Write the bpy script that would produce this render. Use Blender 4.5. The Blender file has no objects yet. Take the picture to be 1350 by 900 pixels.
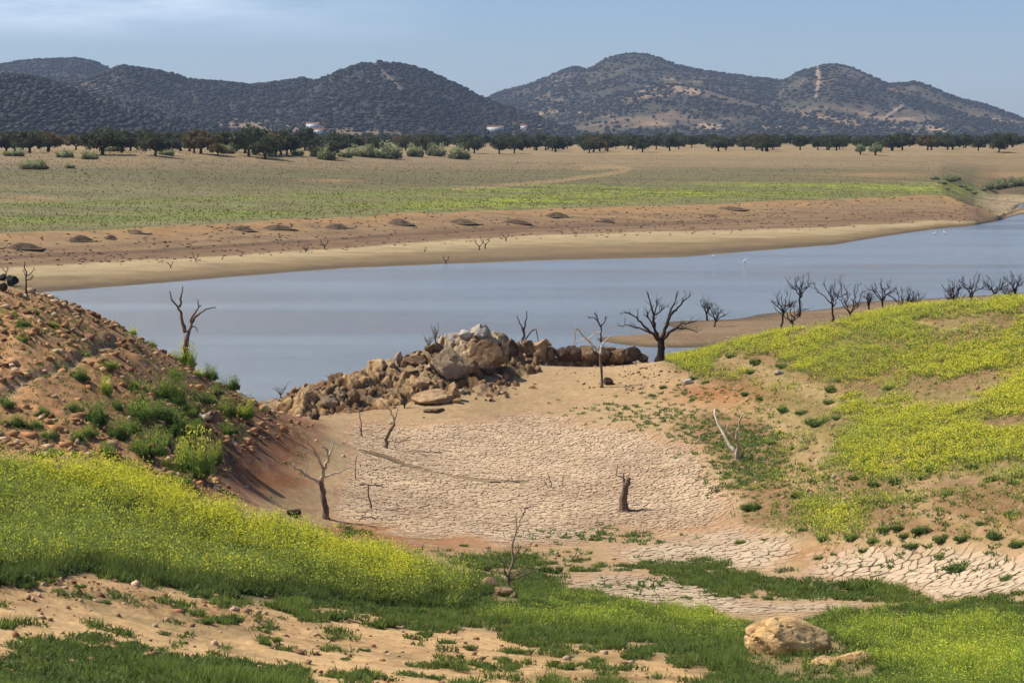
import bpy, math, random
import numpy as np
from mathutils import Vector
random.seed(7); R = np.random.default_rng(7)
scene = bpy.context.scene
COL = scene.collection
# ------------------------------------------------------------------ camera model
CZ, F, HY = 22.0, 3000.0, 178.0
TH = math.atan((450-HY)/F); ST, CT = math.sin(TH), math.cos(TH)
def ray(px, py):
    x = (px-675)/F; y = (450-py)/F
    return x, CT + y*ST, -ST + y*CT
def Pd(px, py, d):
    a, b, c = ray(px, py); return a/b*d, d, CZ + c/b*d
def Pz(px, py, z):
    a, b, c = ray(px, py); d = (z-CZ)*b/c; return a/b*d, d, z
def proj(x, y, z):
    f = y*CT - (z-CZ)*ST; u = y*ST + (z-CZ)*CT
    return 675 + F*x/f, 450 - F*u/f
# ------------------------------------------------------------------ noise
def _h(ix, iy, s):
    n = (ix.astype(np.int64)*374761393 + iy.astype(np.int64)*668265263 + s*1274126177) & 0xFFFFFFFF
    n = ((n ^ (n >> 13))*1274126177) & 0xFFFFFFFF
    n = (n ^ (n >> 16)) & 0xFFFFFF
    return n/float(0xFFFFFF)
def vn(x, y, s=0):
    ix = np.floor(x); iy = np.floor(y); fx = x-ix; fy = y-iy
    fx = fx*fx*(3-2*fx); fy = fy*fy*(3-2*fy)
    a = _h(ix, iy, s); b = _h(ix+1, iy, s); c = _h(ix, iy+1, s); d = _h(ix+1, iy+1, s)
    return (a*(1-fx)+b*fx)*(1-fy) + (c*(1-fx)+d*fx)*fy
def fbm(x, y, s=0, o=4, g=0.5):
    x = np.asarray(x, float); y = np.asarray(y, float)
    v = 0; a = 1; t = 0
    for k in range(o):
        v = v + a*vn(x*2**k+17.3*k, y*2**k-9.1*k, s+k*31); t += a; a *= g
    return v/t*2-1          # -1..1
def sm(a, b, x): 
    t = np.clip((x-a)/(b-a), 0, 1); return t*t*(3-2*t)
def inpoly(px, py, poly):
    r = np.zeros(np.shape(px), bool); n = len(poly)
    for i in range(n):
        x1, y1 = poly[i]; x2, y2 = poly[(i+1) % n]
        if y1 == y2: continue
        c = ((y1 > py) != (y2 > py)) & (px < (x2-x1)*(py-y1)/(y2-y1)+x1)
        r ^= c
    return r
def dline(px, py, line, sy=1.0):
    best = np.full(np.shape(px), 1e9)
    for (x1, y1), (x2, y2) in zip(line[:-1], line[1:]):
        dx, dy = x2-x1, (y2-y1)*sy
        t = np.clip(((px-x1)*dx+(py-y1)*sy*dy)/(dx*dx+dy*dy), 0, 1)
        best = np.minimum(best, np.hypot(px-x1-t*dx, (py-y1)*sy-t*dy))
    return best
def spoly(px, py, poly, soft=10, sy=2.2):
    d = dline(px, py, list(poly)+[poly[0]], sy); i = inpoly(px, py, poly)
    return np.clip(np.where(i, .5+d/soft/2, .5-d/soft/2), 0, 1)
# ------------------------------------------------------------------ terrain control
CP = []
def cz(*l):
    for px, py, z in l: CP.append(Pz(px, py, z))
def cd(*l):
    for px, py, d in l: CP.append(Pd(px, py, d))
def cw(*l):
    for px, d, z in l: CP.append(((px-675)/F*d, d, z))
cz((430,560,1.8),(520,600,1.2),(600,565,1.3),(700,540,1.7),(620,640,.9),(750,620,.9),(850,600,1.2),(900,660,1.2),
   (700,690,1.0),(600,690,1.2),(500,660,1.2),(440,640,1.7),(800,700,1.2),(430,690,2.2),(900,720,1.8),(1000,700,2.2),
   (680,482,3.4),(760,484,3.2),(840,480,3.2),(600,525,2.6),(872,475,3.2),(430,548,1.9),(540,547,1.8),
   (850,530,2.4),(800,520,2.5),(960,605,2.0),(1000,640,2.2),(1080,690,3.0),(1350,750,4.2),(1200,750,3.0),(1060,750,2.3),
   (900,760,2.2),(750,740,1.8),(1200,800,3.2),(1350,800,4.6),(1050,800,3.0),(900,800,3.0),(750,790,3.4),(660,775,3.2),(600,765,3.2))
cw((700,207,-1),(800,210,-1),(870,212,-.8),(600,203,-1),(500,192,-1),(420,186,-1),(380,190,-1),(700,240,-1.5),(500,240,-1.5),(250,240,-1.5),(0,240,-1.5),(300,200,-1.2))
cz((872,425,0),(967,421,0),(1010,413,0),(1133,398,0),(1350,386,0),(950,438,.4),(1050,430,.5),(1200,410,.6),(1350,398,.7),
   (857,458,0),(899,459,0),(933,457,0),(783,447,0),(828,455,0),(820,442,.2),(885,465,-.35))
cw((872,285,-1),(967,292,-1),(1010,300,-1),(1133,320,-1),(1350,340,-1),(780,255,-1),(1550,345,-.5),(1550,310,.6),(1550,240,1.0))
cd((885,476,190),(940,462,186),(1000,445,182),(1100,425,176),(1200,412,170),(1350,404,162),(1350,450,150),(1200,450,158),(1050,470,168),
   (950,500,170),(900,520,166),(1350,520,130),(1200,520,142),(1080,530,150),(1000,560,150),(1350,600,112),(1200,600,120),(1080,620,125),
   (1350,690,98),(1200,690,103))
cw((1000,200,2.5),(1000,216,.3),(1100,198,4),(1100,222,.5),(1200,195,5.5),(1200,232,.6),(1350,190,7),(1350,240,.8),
   (940,205,.8),(1550,165,10.5),(1550,110,8),(1550,90,6.5),(1550,195,8))
cd((1350,895,62),(1200,890,64),(1040,870,70),(1000,897,64),(850,850,72),(700,850,71),(675,897,60),(400,897,55),(0,897,48),
   (600,820,78),(400,830,68),(200,800,65),(0,790,60),(400,790,77),(0,755,65),(200,770,69),(0,640,85),(130,610,92),(250,650,93),
   (400,695,96),(500,735,96),(560,760,93),(-150,790,57),(-150,640,83),(1500,895,60))
cw((300,30,12.5),(675,30,11.5),(1100,30,11.5),(-100,30,13.5),(1500,30,12))
cz((300,640,3.5),(350,600,3.2),(400,560,2.6),(372,545,2.8),(330,660,3.0),(380,680,2.4))
cd((0,600,92),(0,500,108),(0,420,118),(0,380,125),(60,394,127),(150,430,130),(200,456,134),(250,486,138),(300,515,146),(340,537,155),
   (100,500,112),(200,520,118),(150,580,103),(230,600,110),(280,560,125),(300,600,118),(200,640,99),(100,440,122),(-150,500,108),(-150,380,122),(-150,600,92))
cw((0,150,8),(0,170,-.5),(100,152,5),(100,168,-1),(200,152,4),(200,167,-1),(300,164,1),(300,176,-1),(350,176,-1),(400,180,-1),(-150,170,1),(-150,185,-1))
CP = np.array(CP)
def mq(x, y):
    out = np.zeros(x.shape)
    for (cx, cy, _), w in zip(CP, WR): out += w*np.sqrt((x-cx)**2+(y-cy)**2+16.0)
    return out + W0
n = len(CP)
A = np.sqrt((CP[:,None,0]-CP[None,:,0])**2+(CP[:,None,1]-CP[None,:,1])**2+16.0) - np.eye(n)*0.3
B = np.zeros((n+1, n+1)); B[:n,:n] = A; B[n,:n] = B[:n,n] = 1
sol = np.linalg.solve(B, np.append(CP[:,2], 0)); WR, W0 = sol[:n], sol[n]
# far shore: profile knots (distance, z) at each picture column
def zd(py, z): return Pz(675, py, z)[1]
KX = [-500, 0, 200, 450, 700, 900, 1100, 1240, 1285, 1315, 1345, 1900]
KP = [
 [(300,0),(340,1.2),(372,5),(400,5.6),(430,6.5),(470,8),(520,11),(640,16.3)],
 [(zd(390,0),0),(zd(355,1.2),1.2),(zd(308,5),5),(420,5.7),(450,6.8),(480,8.2),(530,11.5),(650,16.3)],
 [(zd(374,0),0),(zd(344,1.2),1.2),(zd(301,5),5),(440,5.6),(460,6.2),(490,7.6),(540,11),(670,16.2)],
 [(zd(354,0),0),(zd(328,1.2),1.2),(zd(287,5),5),(480,5.4),(520,6.5),(560,7.8),(620,9.8),(800,15)],
 [(zd(344,0),0),(zd(311,1.2),1.2),(zd(276,5),5),(535,5.4),(570,6.2),(620,7.5),(700,9.5),(1000,14.2)],
 [(zd(339,0),0),(zd(306,1.2),1.2),(zd(271,5),5),(565,5.4),(600,6.2),(660,7.6),(740,9.5),(1000,14.5)],
 [(zd(323,0),0),(zd(300,1.2),1.2),(zd(264,5),5),(610,5.4),(640,6.2),(690,7.5),(770,9.5),(1000,14.6)],
 [(zd(301,0),0),(zd(292,1.2),1.2),(zd(258,5),5),(660,5.3),(700,6),(750,7.2),(810,8.8),(1000,14.7)],
 [(zd(297,0),0),(zd(292,.8),.8),(600,3.2),(625,1.8),(700,1.0),(780,2.8),(830,6),(1000,14.7)],
 [(zd(291,0),0),(zd(289,.4),.4),(592,1.2),(612,.3),(700,.45),(800,1.0),(838,5),(1000,14.7)],
 [(634,0),(655,.3),(680,.3),(694,-.08),(722,-.06),(780,.8),(830,4.8),(1000,14.7)],
 [(700,0),(740,.3),(760,.3),(780,.4),(790,.5),(830,.8),(850,4.8),(1000,14.7)]]
KP = np.array(KP)
KX = np.array(KX, float)
TAIL = np.array([(1500,15.6),(3000,14.0),(9000,14.0)])
def far_profile(px, d):
    shp = d.shape; px = px.ravel(); d = d.ravel()
    kd = np.stack([np.interp(px, KX, KP[:,k,0]) for k in range(8)]+[np.full(px.shape, t[0]) for t in TAIL], 1)
    kz = np.stack([np.interp(px, KX, KP[:,k,1]) for k in range(8)]+[np.full(px.shape, t[1]) for t in TAIL], 1)
    z = np.maximum((d-kd[:,0])*0.06, -2.0); s = np.where(d < kd[:,0], -1.0, 0)
    for k in range(kd.shape[1]-1):
        t = (d-kd[:,k])/(kd[:,k+1]-kd[:,k]); m = (t >= 0) & (t <= 1)
        z = np.where(m, kz[:,k]+(kz[:,k+1]-kz[:,k])*t, z); s = np.where(m, k+t, s)
    z = np.where(d > kd[:,-1], kz[:,-1], z); s = np.where(d > kd[:,-1], 10, s)
    return z.reshape(shp), s.reshape(shp)
RIDGE = [Pd(*a) for a in [(392,528,166),(440,512,169),(480,497,172),(520,482,175),(560,462,178),(600,446,181),(640,442,184),(668,452,187),
                          (690,468,189),(740,472,190),(800,473,191),(850,476,192)]]
RS = [.5,.42,.36,.33,.33,.42,.75,1.3,1.8,1.8,1.8,1.8]
def ridge(x, y):
    best = np.full(x.shape, -9.0)
    for i in range(len(RIDGE)-1):
        (x1,y1,z1),(x2,y2,z2) = RIDGE[i], RIDGE[i+1]
        dx, dy = x2-x1, y2-y1; t = np.clip(((x-x1)*dx+(y-y1)*dy)/(dx*dx+dy*dy), 0, 1)
        dist = np.hypot(x-x1-t*dx, y-y1-t*dy); zc = z1+(z2-z1)*t; k = RS[i]+(RS[i+1]-RS[i])*t
        back = (y-y1-t*dy) > 0
        best = np.maximum(best, zc - np.where(back, 0.7, k)*dist)
    return best
U = np.linspace(-0.33, 0.33, 900)
rows = [26.0]
while rows[-1] < 9000:
    d = rows[-1]; rows.append(d*(1.0024 if 60 < d < 330 else (1.0035 if d < 60 else (1.0022 if d < 680 else (1.004 if d < 1000 else 1.012)))))
DD = np.array(rows)
D2, U2 = np.meshgrid(DD, U, indexing='ij'); X2 = D2*U2
PXC = 675+F*U2*1.0
near = np.where(D2 < 420, 0.0, -9.0)
m = D2 < 420
near[m] = mq(X2[m], D2[m])
near = near - sm(330, 420, D2)*4
farz, S2 = far_profile(PXC, D2)
Z = np.maximum(near, np.where(D2 > 285, farz, -3))
isnear = near > np.where(D2 > 285, farz, -3)
rz = np.full(Z.shape, -9.0); m2 = (D2 > 140) & (D2 < 215); rz[m2] = ridge(X2[m2], D2[m2])
_f = fbm(X2[m2]*.5, D2[m2]*.5, 5, 5, .6); rz[m2] += .55*_f + .9*(1-np.abs(fbm(X2[m2]*.9, D2[m2]*.7, 6, 4, .6))*3)*.35 - .45*sm(.1,.35,fbm(X2[m2]*.35, D2[m2]*.6, 7, 3))
RM = sm(-.25, .35, rz-Z)                     # ridge mask
Z = np.maximum(Z, rz)
PX2, PY2 = proj(X2, D2, Z)
# picture-plane authored region masks (evaluated on the ground, so they live in the ground)
P_SLOPE = [(-400,360),(60,385),(150,425),(245,480),(345,532),(400,560),(330,590),(290,640),(250,655),(130,605),(-400,600)]
P_GULLY = [(345,525),(420,560),(400,600),(350,640),(330,670),(250,650),(290,600),(300,560)]
P_MUD = [(445,612),(455,575),(470,556),(560,557),(640,552),(690,545),(740,552),(800,566),(870,580),(925,600),(945,640),(965,668),(930,690),(860,705),(810,695),(760,712),
         (700,718),(640,716),(560,712),(500,700),(455,688),(440,650)]
P_MUD2 = [(800,730),(880,712),(960,700),(1040,706),(1065,735),(1020,762),(900,752),(830,748)]
P_MUD3 = [(1040,772),(1075,735),(1110,722),(1220,718),(1350,735),(1600,740),(1600,775),(1350,785),(1250,790),(1150,775)]
P_MUD4 = [(740,768),(800,758),(900,765),(1000,790),(1130,796),(1120,810),(1000,812),(880,806),(760,788)]
P_MUST = [(-400,622),(0,626),(60,622),(130,624),(200,648),(260,674),(330,692),(400,712),(470,734),(540,752),(600,768),(636,780),(600,803),(560,800),(480,798),(400,790),(300,785),(200,768),(120,752),(60,765),(0,770),(-400,780)]
P_RHILL = [(880,474),(940,458),(1000,440),(1100,420),(1200,408),(1350,398),(1700,390),(1700,640),(1350,640),(1250,625),(1150,635),(1080,600),(1050,560),(960,530),(900,490)]
P_RLOW = [(900,560),(1000,520),(1080,600),(1150,635),(1700,640),(1700,720),(1350,715),(1220,705),(1100,720),(1060,705),(990,690),(950,620)]
P_TRACK = [(-400,770),(0,770),(130,760),(300,790),(400,795),(560,805),(640,835),(760,850),(900,870),(960,900),(960,1000),(-400,1000)]
P_FGR = [(600,790),(700,775),(800,790),(950,800),(1100,812),(1200,800),(1350,790),(1700,780),(1700,1200),(960,1000),(930,880),(800,850),(690,835),(600,815)]
P_SAND = [(600,500),(690,475),(800,480),(870,476),(900,500),(880,540),(800,560),(700,545),(560,556),(520,545)]
nz = fbm(PX2*.03, PY2*.06, 3, 4)
wx = PX2 + 22*fbm(X2*.12, D2*.09, 11); wy = PY2 + 8*fbm(X2*.12+40, D2*.09, 12)
M = {}
NB = D2 < 330
def mk(name, poly, soft=14):
    o = np.zeros(Z.shape); o[NB] = spoly(wx[NB], wy[NB], poly, soft); M[name] = o*isnear
for k, p in (('slope',P_SLOPE),('gully',P_GULLY),('mud',P_MUD),('mud2',P_MUD2),('mud3',P_MUD3),('mud4',P_MUD4),('must',P_MUST),('rhill',P_RHILL),('rlow',P_RLOW),('track',P_TRACK),('fgr',P_FGR),('sand',P_SAND)): mk(k, p, 34 if 'mud' in k else (22 if k in ('slope','gully','rlow','rhill','sand','fgr') else 14))
MUD = np.maximum.reduce([M['mud'], M['mud2'], M['mud3'], M['mud4']])
# relief
rough = .05 + .30*M['slope'] + .10*M['gully'] + .16*M['rhill'] + .14*M['rlow'] + .05*M['track'] + .05*M['must']
rough = rough*(1-.75*MUD)*(1-.6*M['sand'])
dz = rough*(fbm(X2*.35, D2*.35, 21, 5, .6)) + .35*M['slope']*fbm(X2*.09, D2*.09, 22, 3)
dz += (M['rhill']+M['rlow'])*.16*fbm(X2*.06, D2*.35, 36, 3); dz += M['slope']*.28*np.maximum(fbm(X2*1.1, D2*1.1, 23, 3, .6), 0)
dz += M['track']*(.05*fbm(X2*1.7, D2*2.2, 29, 3, .6)+.10*fbm(X2*.12, D2*.8, 24, 4) + .10*np.maximum(0, fbm(X2*.9, D2*.9, 25, 3))*sm(.0,.5, fbm(X2*.1, D2*.25, 26)))
berm = np.exp(-(dline(wx, wy, [(-50,765),(90,778),(180,792),(260,808),(330,820)], 2)/26)**2)
dz += np.where(NB, berm*M['track']*(.20+.35*np.maximum(0, fbm(X2*2.6, D2*2.6, 27, 4, .7))), 0)
trk = np.where(NB, np.exp(-(dline(wx, wy, [(0,520),(90,478),(150,448)], 2)/12)**2), 0)
dz -= trk*.3
dz += RM*.35*fbm(X2*1.4, D2*1.4, 28, 3)
dz = dz*np.where(isnear & (Z < .8) & (D2 > 200) & (RM < .1), .15, 1)
farn = ~isnear
lump = sm(.9, 2.0, S2)*(1-sm(2.4, 3, S2))
dz = np.where(farn & (S2 > 0), .05*fbm(X2*.1, D2*.1, 31) + lump*.55*fbm(X2*.045, D2*.09, 32, 4) + sm(4, 8, S2)*.5*fbm(X2*.01, D2*.01, 33), dz)
Z = Z + dz
PX2, PY2 = proj(X2, D2, Z)
DS = np.log(DD)
def H(x, y):
    x = np.asarray(x, float); y = np.asarray(y, float)
    u = np.clip((x/y-U[0])/(U[1]-U[0]), 0, len(U)-1.001); i = np.clip(np.searchsorted(DD, y)-1, 0, len(DD)-2)
    t = (y-DD[i])/(DD[i+1]-DD[i]); j = u.astype(int); f = u-j
    return (Z[i,j]*(1-f)+Z[i,j+1]*f)*(1-t) + (Z[i+1,j]*(1-f)+Z[i+1,j+1]*f)*t
def MS(arr, x, y):
    u = np.clip((x/y-U[0])/(U[1]-U[0]), 0, len(U)-1).astype(int); i = np.clip(np.searchsorted(DD, y)-1, 0, len(DD)-1)
    return arr[i, u]
def hit(px, py, water=False):
    a, b, c = ray(px, py); d = np.concatenate([np.arange(28, 400, .1), np.arange(400, 6000, 1.0)])
    z = CZ + c/b*d; g = H(a/b*d, d)
    if water: g = np.maximum(g, 0)
    k = np.nonzero(z <= g)[0]
    k = k[0] if len(k) else len(d)-1
    return float(a/b*d[k]), float(d[k]), float(g[k])
def hitn(px, py, dmax=199):
    for q in range(30):
        p = hit(px, py+q)
        if p[1] < dmax: return p
    return p
# ------------------------------------------------------------------ colours
KL = 1.65
def A(r, g, b):
    f = lambda c: (c/12.92 if c <= .04045 else ((c+.055)/1.055)**2.4)
    return np.array([f(r/255)/KL, f(g/255)/KL, f(b/255)/KL])
def mix(c, col, m): return c*(1-m[...,None]) + np.asarray(col)*m[...,None]
# ------------------------------------------------------------------ materials
def newmat(name):
    m = bpy.data.materials.new(name); m.use_nodes = True; nt = m.node_tree
    b = nt.nodes['Principled BSDF']; b.inputs['Roughness'].default_value = .9; b.inputs['Specular IOR Level'].default_value = .2
    return m, nt, b
def N(nt, t, **k):
    n = nt.nodes.new(t)
    for a, v in k.items(): setattr(n, a, v)
    return n
def noise(nt, scale, detail=5, rough=.6, coord='Object', vec=None, sc=None):
    tc = N(nt, 'ShaderNodeTexCoord'); n = N(nt, 'ShaderNodeTexNoise'); n.inputs['Scale'].default_value = scale
    n.inputs['Detail'].default_value = detail; n.inputs['Roughness'].default_value = rough
    if sc:
        mp = N(nt, 'ShaderNodeMapping'); mp.inputs['Scale'].default_value = sc
        nt.links.new(tc.outputs[coord], mp.inputs[0]); nt.links.new(mp.outputs[0], n.inputs[0])
    else: nt.links.new(tc.outputs[coord], n.inputs[0])
    return n
def ramp(nt, src, stops):
    r = N(nt, 'ShaderNodeValToRGB'); e = r.color_ramp.elements
    while len(e) < len(stops): e.new(.5)
    for q, (p, c) in zip(e, stops): q.position = p; q.color = (*c, 1)
    nt.links.new(src, r.inputs[0]); return r
def mixc(nt, blend, fac, a, b):
    m = N(nt, 'ShaderNodeMix', data_type='RGBA', blend_type=blend)
    if isinstance(fac, (int, float)): m.inputs[0].default_value = fac
    else: nt.links.new(fac, m.inputs[0])
    for s, i in ((a, 6), (b, 7)):
        if isinstance(s, (tuple, list)): m.inputs[i].default_value = (*s[:3], 1)
        else: nt.links.new(s, m.inputs[i])
    return m.outputs[2]
def bump(nt, b, src, strength, dist):
    u = N(nt, 'ShaderNodeBump'); u.inputs['Strength'].default_value = strength; u.inputs['Distance'].default_value = dist
    nt.links.new(src, u.inputs['Height']); nt.links.new(u.outputs[0], b.inputs['Normal']); return u
def attr_mat(name, v=.25, scale=6, bmp=.08, trans=0, rough=.9, bstr=.6, obj_rand=False):
    m, nt, b = newmat(name); b.inputs['Roughness'].default_value = rough
    at = N(nt, 'ShaderNodeVertexColor', layer_name='Col'); c = at.outputs[0]
    if v:
        n = noise(nt, scale, 6, .7); r = ramp(nt, n.outputs[0], [(.3, (1-v,)*3), (.7, (1+v,)*3)])
        c = mixc(nt, 'MULTIPLY', 1.0, c, r.outputs[0])
    if obj_rand:
        oi = N(nt, 'ShaderNodeObjectInfo'); r2 = ramp(nt, oi.outputs['Random'], [(0, (.72,.78,.7)), (.5, (1,1,1)), (1, (1.25,1.15,1.0))])
        c = mixc(nt, 'MULTIPLY', 1.0, c, r2.outputs[0])
    nt.links.new(c, b.inputs['Base Color'])
    if bmp: bump(nt, b, noise(nt, scale*1.5, 6, .7).outputs[0], bstr, bmp)
    if trans:
        t = N(nt, 'ShaderNodeBsdfTranslucent'); nt.links.new(c, t.inputs[0]); ms = N(nt, 'ShaderNodeMixShader'); ms.inputs[0].default_value = trans
        nt.links.new(b.outputs[0], ms.inputs[1]); nt.links.new(t.outputs[0], ms.inputs[2])
        nt.links.new(ms.outputs[0], nt.nodes['Material Output'].inputs[0])
    return m
MG = attr_mat('ground_soil', .22, 2.6, .09)
ML = attr_mat('foliage', 0, 1, 0, .42, .6)
MLR = attr_mat('foliage_varied', 0, 1, 0, .38, .65, obj_rand=True)
MP = attr_mat('dry_mud', .14, 9, .03)
MRB = attr_mat('rubble_stone', .2, 8, .03)
MH = attr_mat('hill_scrub', .3, .05, 3.0, bstr=.5)
def rock_mat(name, stops, scale=1.2, pit=True):
    m, nt, b = newmat(name); b.inputs['Roughness'].default_value = .92
    n = noise(nt, scale, 9, .68); r = ramp(nt, n.outputs[0], stops)
    n2 = noise(nt, scale*6, 6, .75); r2 = ramp(nt, n2.outputs[0], [(.35, (.55,.52,.5)), (.55, (1.1,1.1,1.1))])
    c = mixc(nt, 'MULTIPLY', .8, r.outputs[0], r2.outputs[0]); nt.links.new(c, b.inputs['Base Color'])
    ad = N(nt, 'ShaderNodeMath', operation='ADD'); nt.links.new(n2.outputs[0], ad.inputs[0])
    v = N(nt, 'ShaderNodeTexVoronoi', feature='DISTANCE_TO_EDGE'); v.inputs['Scale'].default_value = scale*1.5
    tc = N(nt, 'ShaderNodeTexCoord'); nn = noise(nt, scale*2, 4, .6)
    mm = N(nt, 'ShaderNodeMix', data_type='RGBA'); mm.inputs[0].default_value = .35
    nt.links.new(tc.outputs['Object'], mm.inputs[6]); nt.links.new(nn.outputs['Color'], mm.inputs[7]); nt.links.new(mm.outputs[2], v.inputs[0])
    cl = N(nt, 'ShaderNodeMath', operation='MINIMUM'); cl.inputs[1].default_value = .08; nt.links.new(v.outputs[0], cl.inputs[0])
    mu = N(nt, 'ShaderNodeMath', operation='MULTIPLY'); mu.inputs[1].default_value = 5; nt.links.new(cl.outputs[0], mu.inputs[0])
    nt.links.new(mu.outputs[0], ad.inputs[1]); bump(nt, b, ad.outputs[0], .8, .16)
    return m
MR = {
 'fore': rock_mat('rock_fore', [(.28, A(176,132,84)), (.45, A(236,192,130)), (.7, A(252,216,158))], .9),
 'pale': rock_mat('rock_pale', [(.28, A(130,108,88)), (.45, A(225,206,180)), (.7, A(250,238,218))]),
 'grey': rock_mat('rock_grey', [(.3, A(104,84,64)), (.5, A(178,154,120)), (.7, A(214,190,154))]),
 'tan': rock_mat('rock_tan', [(.3, A(140,105,75)), (.5, A(205,165,120)), (.7, A(225,190,145))]),
 'brown': rock_mat('rock_brown', [(.3, A(84,62,44)), (.5, A(154,122,88)), (.7, A(190,156,114))]),
 'dark': rock_mat('rock_dark', [(.3, A(50,38,32)), (.5, A(98,76,60)), (.72, A(150,122,98))]),
 'black': rock_mat('rock_black', [(.3, A(22,20,20)), (.6, A(50,45,42)), (.8, A(110,95,80))]),
}
def bark(name, a, b_, sc=4):
    m, nt, b = newmat(name); n = noise(nt, sc, 8, .7, sc=(1, 1, .25)); r = ramp(nt, n.outputs[0], [(.35, a), (.65, b_)])
    nt.links.new(r.outputs[0], b.inputs['Base Color']); bump(nt, b, n.outputs[0], .7, .04); return m
BK = {'dark': bark('bark_dark', A(38,30,27), A(82,68,60)), 'brown': bark('bark_brown', A(96,76,62), A(172,146,122)),
      'pale': bark('bark_pale', np.array([.30,.24,.17]), np.array([.60,.51,.39])), 'oak': bark('bark_oak', A(42,36,30), A(78,66,54))}
# ------------------------------------------------------------------ mesh helpers
def mesh(name, V, Fc, mat, cols=None, smooth=False):
    """V (n,3); Fc (m,k) equal-size faces"""
    V = np.asarray(V, np.float32); Fc = np.asarray(Fc, np.int32); me = bpy.data.meshes.new(name)
    k = Fc.shape[1]; me.vertices.add(len(V)); me.vertices.foreach_set('co', V.ravel())
    me.loops.add(Fc.size); me.loops.foreach_set('vertex_index', Fc.ravel())
    me.polygons.add(len(Fc)); me.polygons.foreach_set('loop_start', np.arange(0, Fc.size, k, dtype=np.int32))
    if smooth: me.polygons.foreach_set('use_smooth', np.ones(len(Fc), bool))
    me.materials.append(mat); me.update(calc_edges=True)
    if cols is not None:
        ca = me.color_attributes.new('Col', 'FLOAT_COLOR', 'POINT')
        c4 = np.ones((len(V), 4), np.float32); c4[:,:3] = cols; ca.data.foreach_set('color', c4.ravel())
    return me
def link(name, me, parent=None, loc=(0,0,0), rot=(0,0,0), sc=(1,1,1)):
    o = bpy.data.objects.new(name, me); COL.objects.link(o); o.location = loc; o.rotation_euler = rot; o.scale = sc
    if parent: o.parent = parent
    return o
def tag(o, label=None, cat=None, group=None, kind=None):
    if label: o['label'] = label
    if cat: o['category'] = cat
    if group: o['group'] = group
    if kind: o['kind'] = kind
    return o
def thing(name, label, cat, loc, rz=0, group=None, sc=1.0):
    o = link(name, None, None, loc, (0,0,rz), (sc,)*3); return tag(o, label, cat, group)
def copy_thing(o, loc, rz=0, sc=1.0, label=None, group=None):
    r = o.copy(); COL.objects.link(r); r.location = loc; r.rotation_euler = (0,0,rz); r.scale = (sc,)*3 if np.isscalar(sc) else sc
    if label: r['label'] = label
    if group: r['group'] = group
    for ch in o.children:
        c = ch.copy(); COL.objects.link(c); c.parent = r
    return r
def unit(v): return v/np.maximum(np.linalg.norm(v, axis=-1, keepdims=True), 1e-9)
def rdir(n): return unit(R.normal(size=(n,3)))
def blades(P, D, L, W, C0, C1=None):
    """triangles: base at P, along unit D with length L, width W, colours base C0 -> tip C1"""
    n = len(P); s = unit(np.cross(D, rdir(n)))*np.reshape(W, (-1,1))/2; L = np.reshape(L, (-1,1))
    V = np.stack([P-s, P+s, P+D*L], 1).reshape(-1,3); C1 = C0 if C1 is None else C1
    return V, np.stack([C0, C0, C1], 1).reshape(-1,3)
class TM:
    def __init__(s): s.v = []; s.c = []
    def add(s, vc): s.v.append(vc[0]); s.c.append(vc[1])
    def build(s, name, mat=None):
        V = np.concatenate(s.v); C = np.concatenate(s.c)
        return mesh(name, V, np.arange(len(V)).reshape(-1,3), mat or ML, C)
def jit(c, n, a=.25):
    return np.asarray(c)*(1+R.uniform(-a, a, (n,1)))*(1+R.uniform(-.08,.08,(n,3)))
VF = 2.25
GD, GM, GB, GY, YL = A(70,80,40)*1.0, A(98,110,54), A(122,132,58), A(160,168,66), np.array([.76,.71,.05])
def herbs(tm, P, h, rad, nl, nb, nf, yel, lw=.05, bw=.02, fw=.05, dark=None, top=None, spread=.35):
    """herb plants at P: nl low leaves, nb stems/blades, nf flowers each; yel 0..1 chance a flower is yellow (else green bud)"""
    n = len(P); h = np.broadcast_to(h, (n,)); rad = np.broadcast_to(rad, (n,)); yel = np.broadcast_to(yel, (n,))
    dark = (GD if dark is None else dark)*VF; top = (GM if top is None else top)*VF
    tint = R.uniform(.75, 1.25, (n,1))
    def rp(k, zlo, zhi, rs=1.0):
        i = np.repeat(np.arange(n), k); a = R.uniform(0, 2*math.pi, n*k); q = np.sqrt(R.uniform(0,1,n*k))*rad[i]*rs
        o = np.stack([np.cos(a)*q, np.sin(a)*q, R.uniform(zlo, zhi, n*k)*h[i]], 1); return i, o
    if nl:
        i, o = rp(nl, 0, .45); o[:,2] *= np.clip(1.2-np.hypot(o[:,0],o[:,1])/np.maximum(rad[i],.01)*.7, .2, 1)
        D = rdir(len(i)); D[:,2] = np.abs(D[:,2])*.8+.25; D = unit(D)
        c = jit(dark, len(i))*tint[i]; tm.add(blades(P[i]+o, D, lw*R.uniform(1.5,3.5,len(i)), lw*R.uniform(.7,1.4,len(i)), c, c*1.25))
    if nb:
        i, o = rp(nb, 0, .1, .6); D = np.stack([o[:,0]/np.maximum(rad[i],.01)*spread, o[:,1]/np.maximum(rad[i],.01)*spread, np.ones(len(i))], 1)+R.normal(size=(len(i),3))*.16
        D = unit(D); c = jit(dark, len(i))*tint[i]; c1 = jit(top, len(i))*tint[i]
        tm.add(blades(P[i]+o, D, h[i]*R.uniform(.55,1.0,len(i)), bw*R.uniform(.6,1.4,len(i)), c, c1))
    if nf:
        i, o = rp(nf, .45, 1.0); D = rdir(len(i)); ye = (R.uniform(size=len(i)) < yel[i])[:,None]
        c = np.where(ye, jit(YL, len(i), .2), jit(top, len(i))*tint[i])
        tm.add(blades(P[i]+o, D, fw*R.uniform(.8,1.7,len(i)), fw*R.uniform(.7,1.2,len(i)), c))
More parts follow.
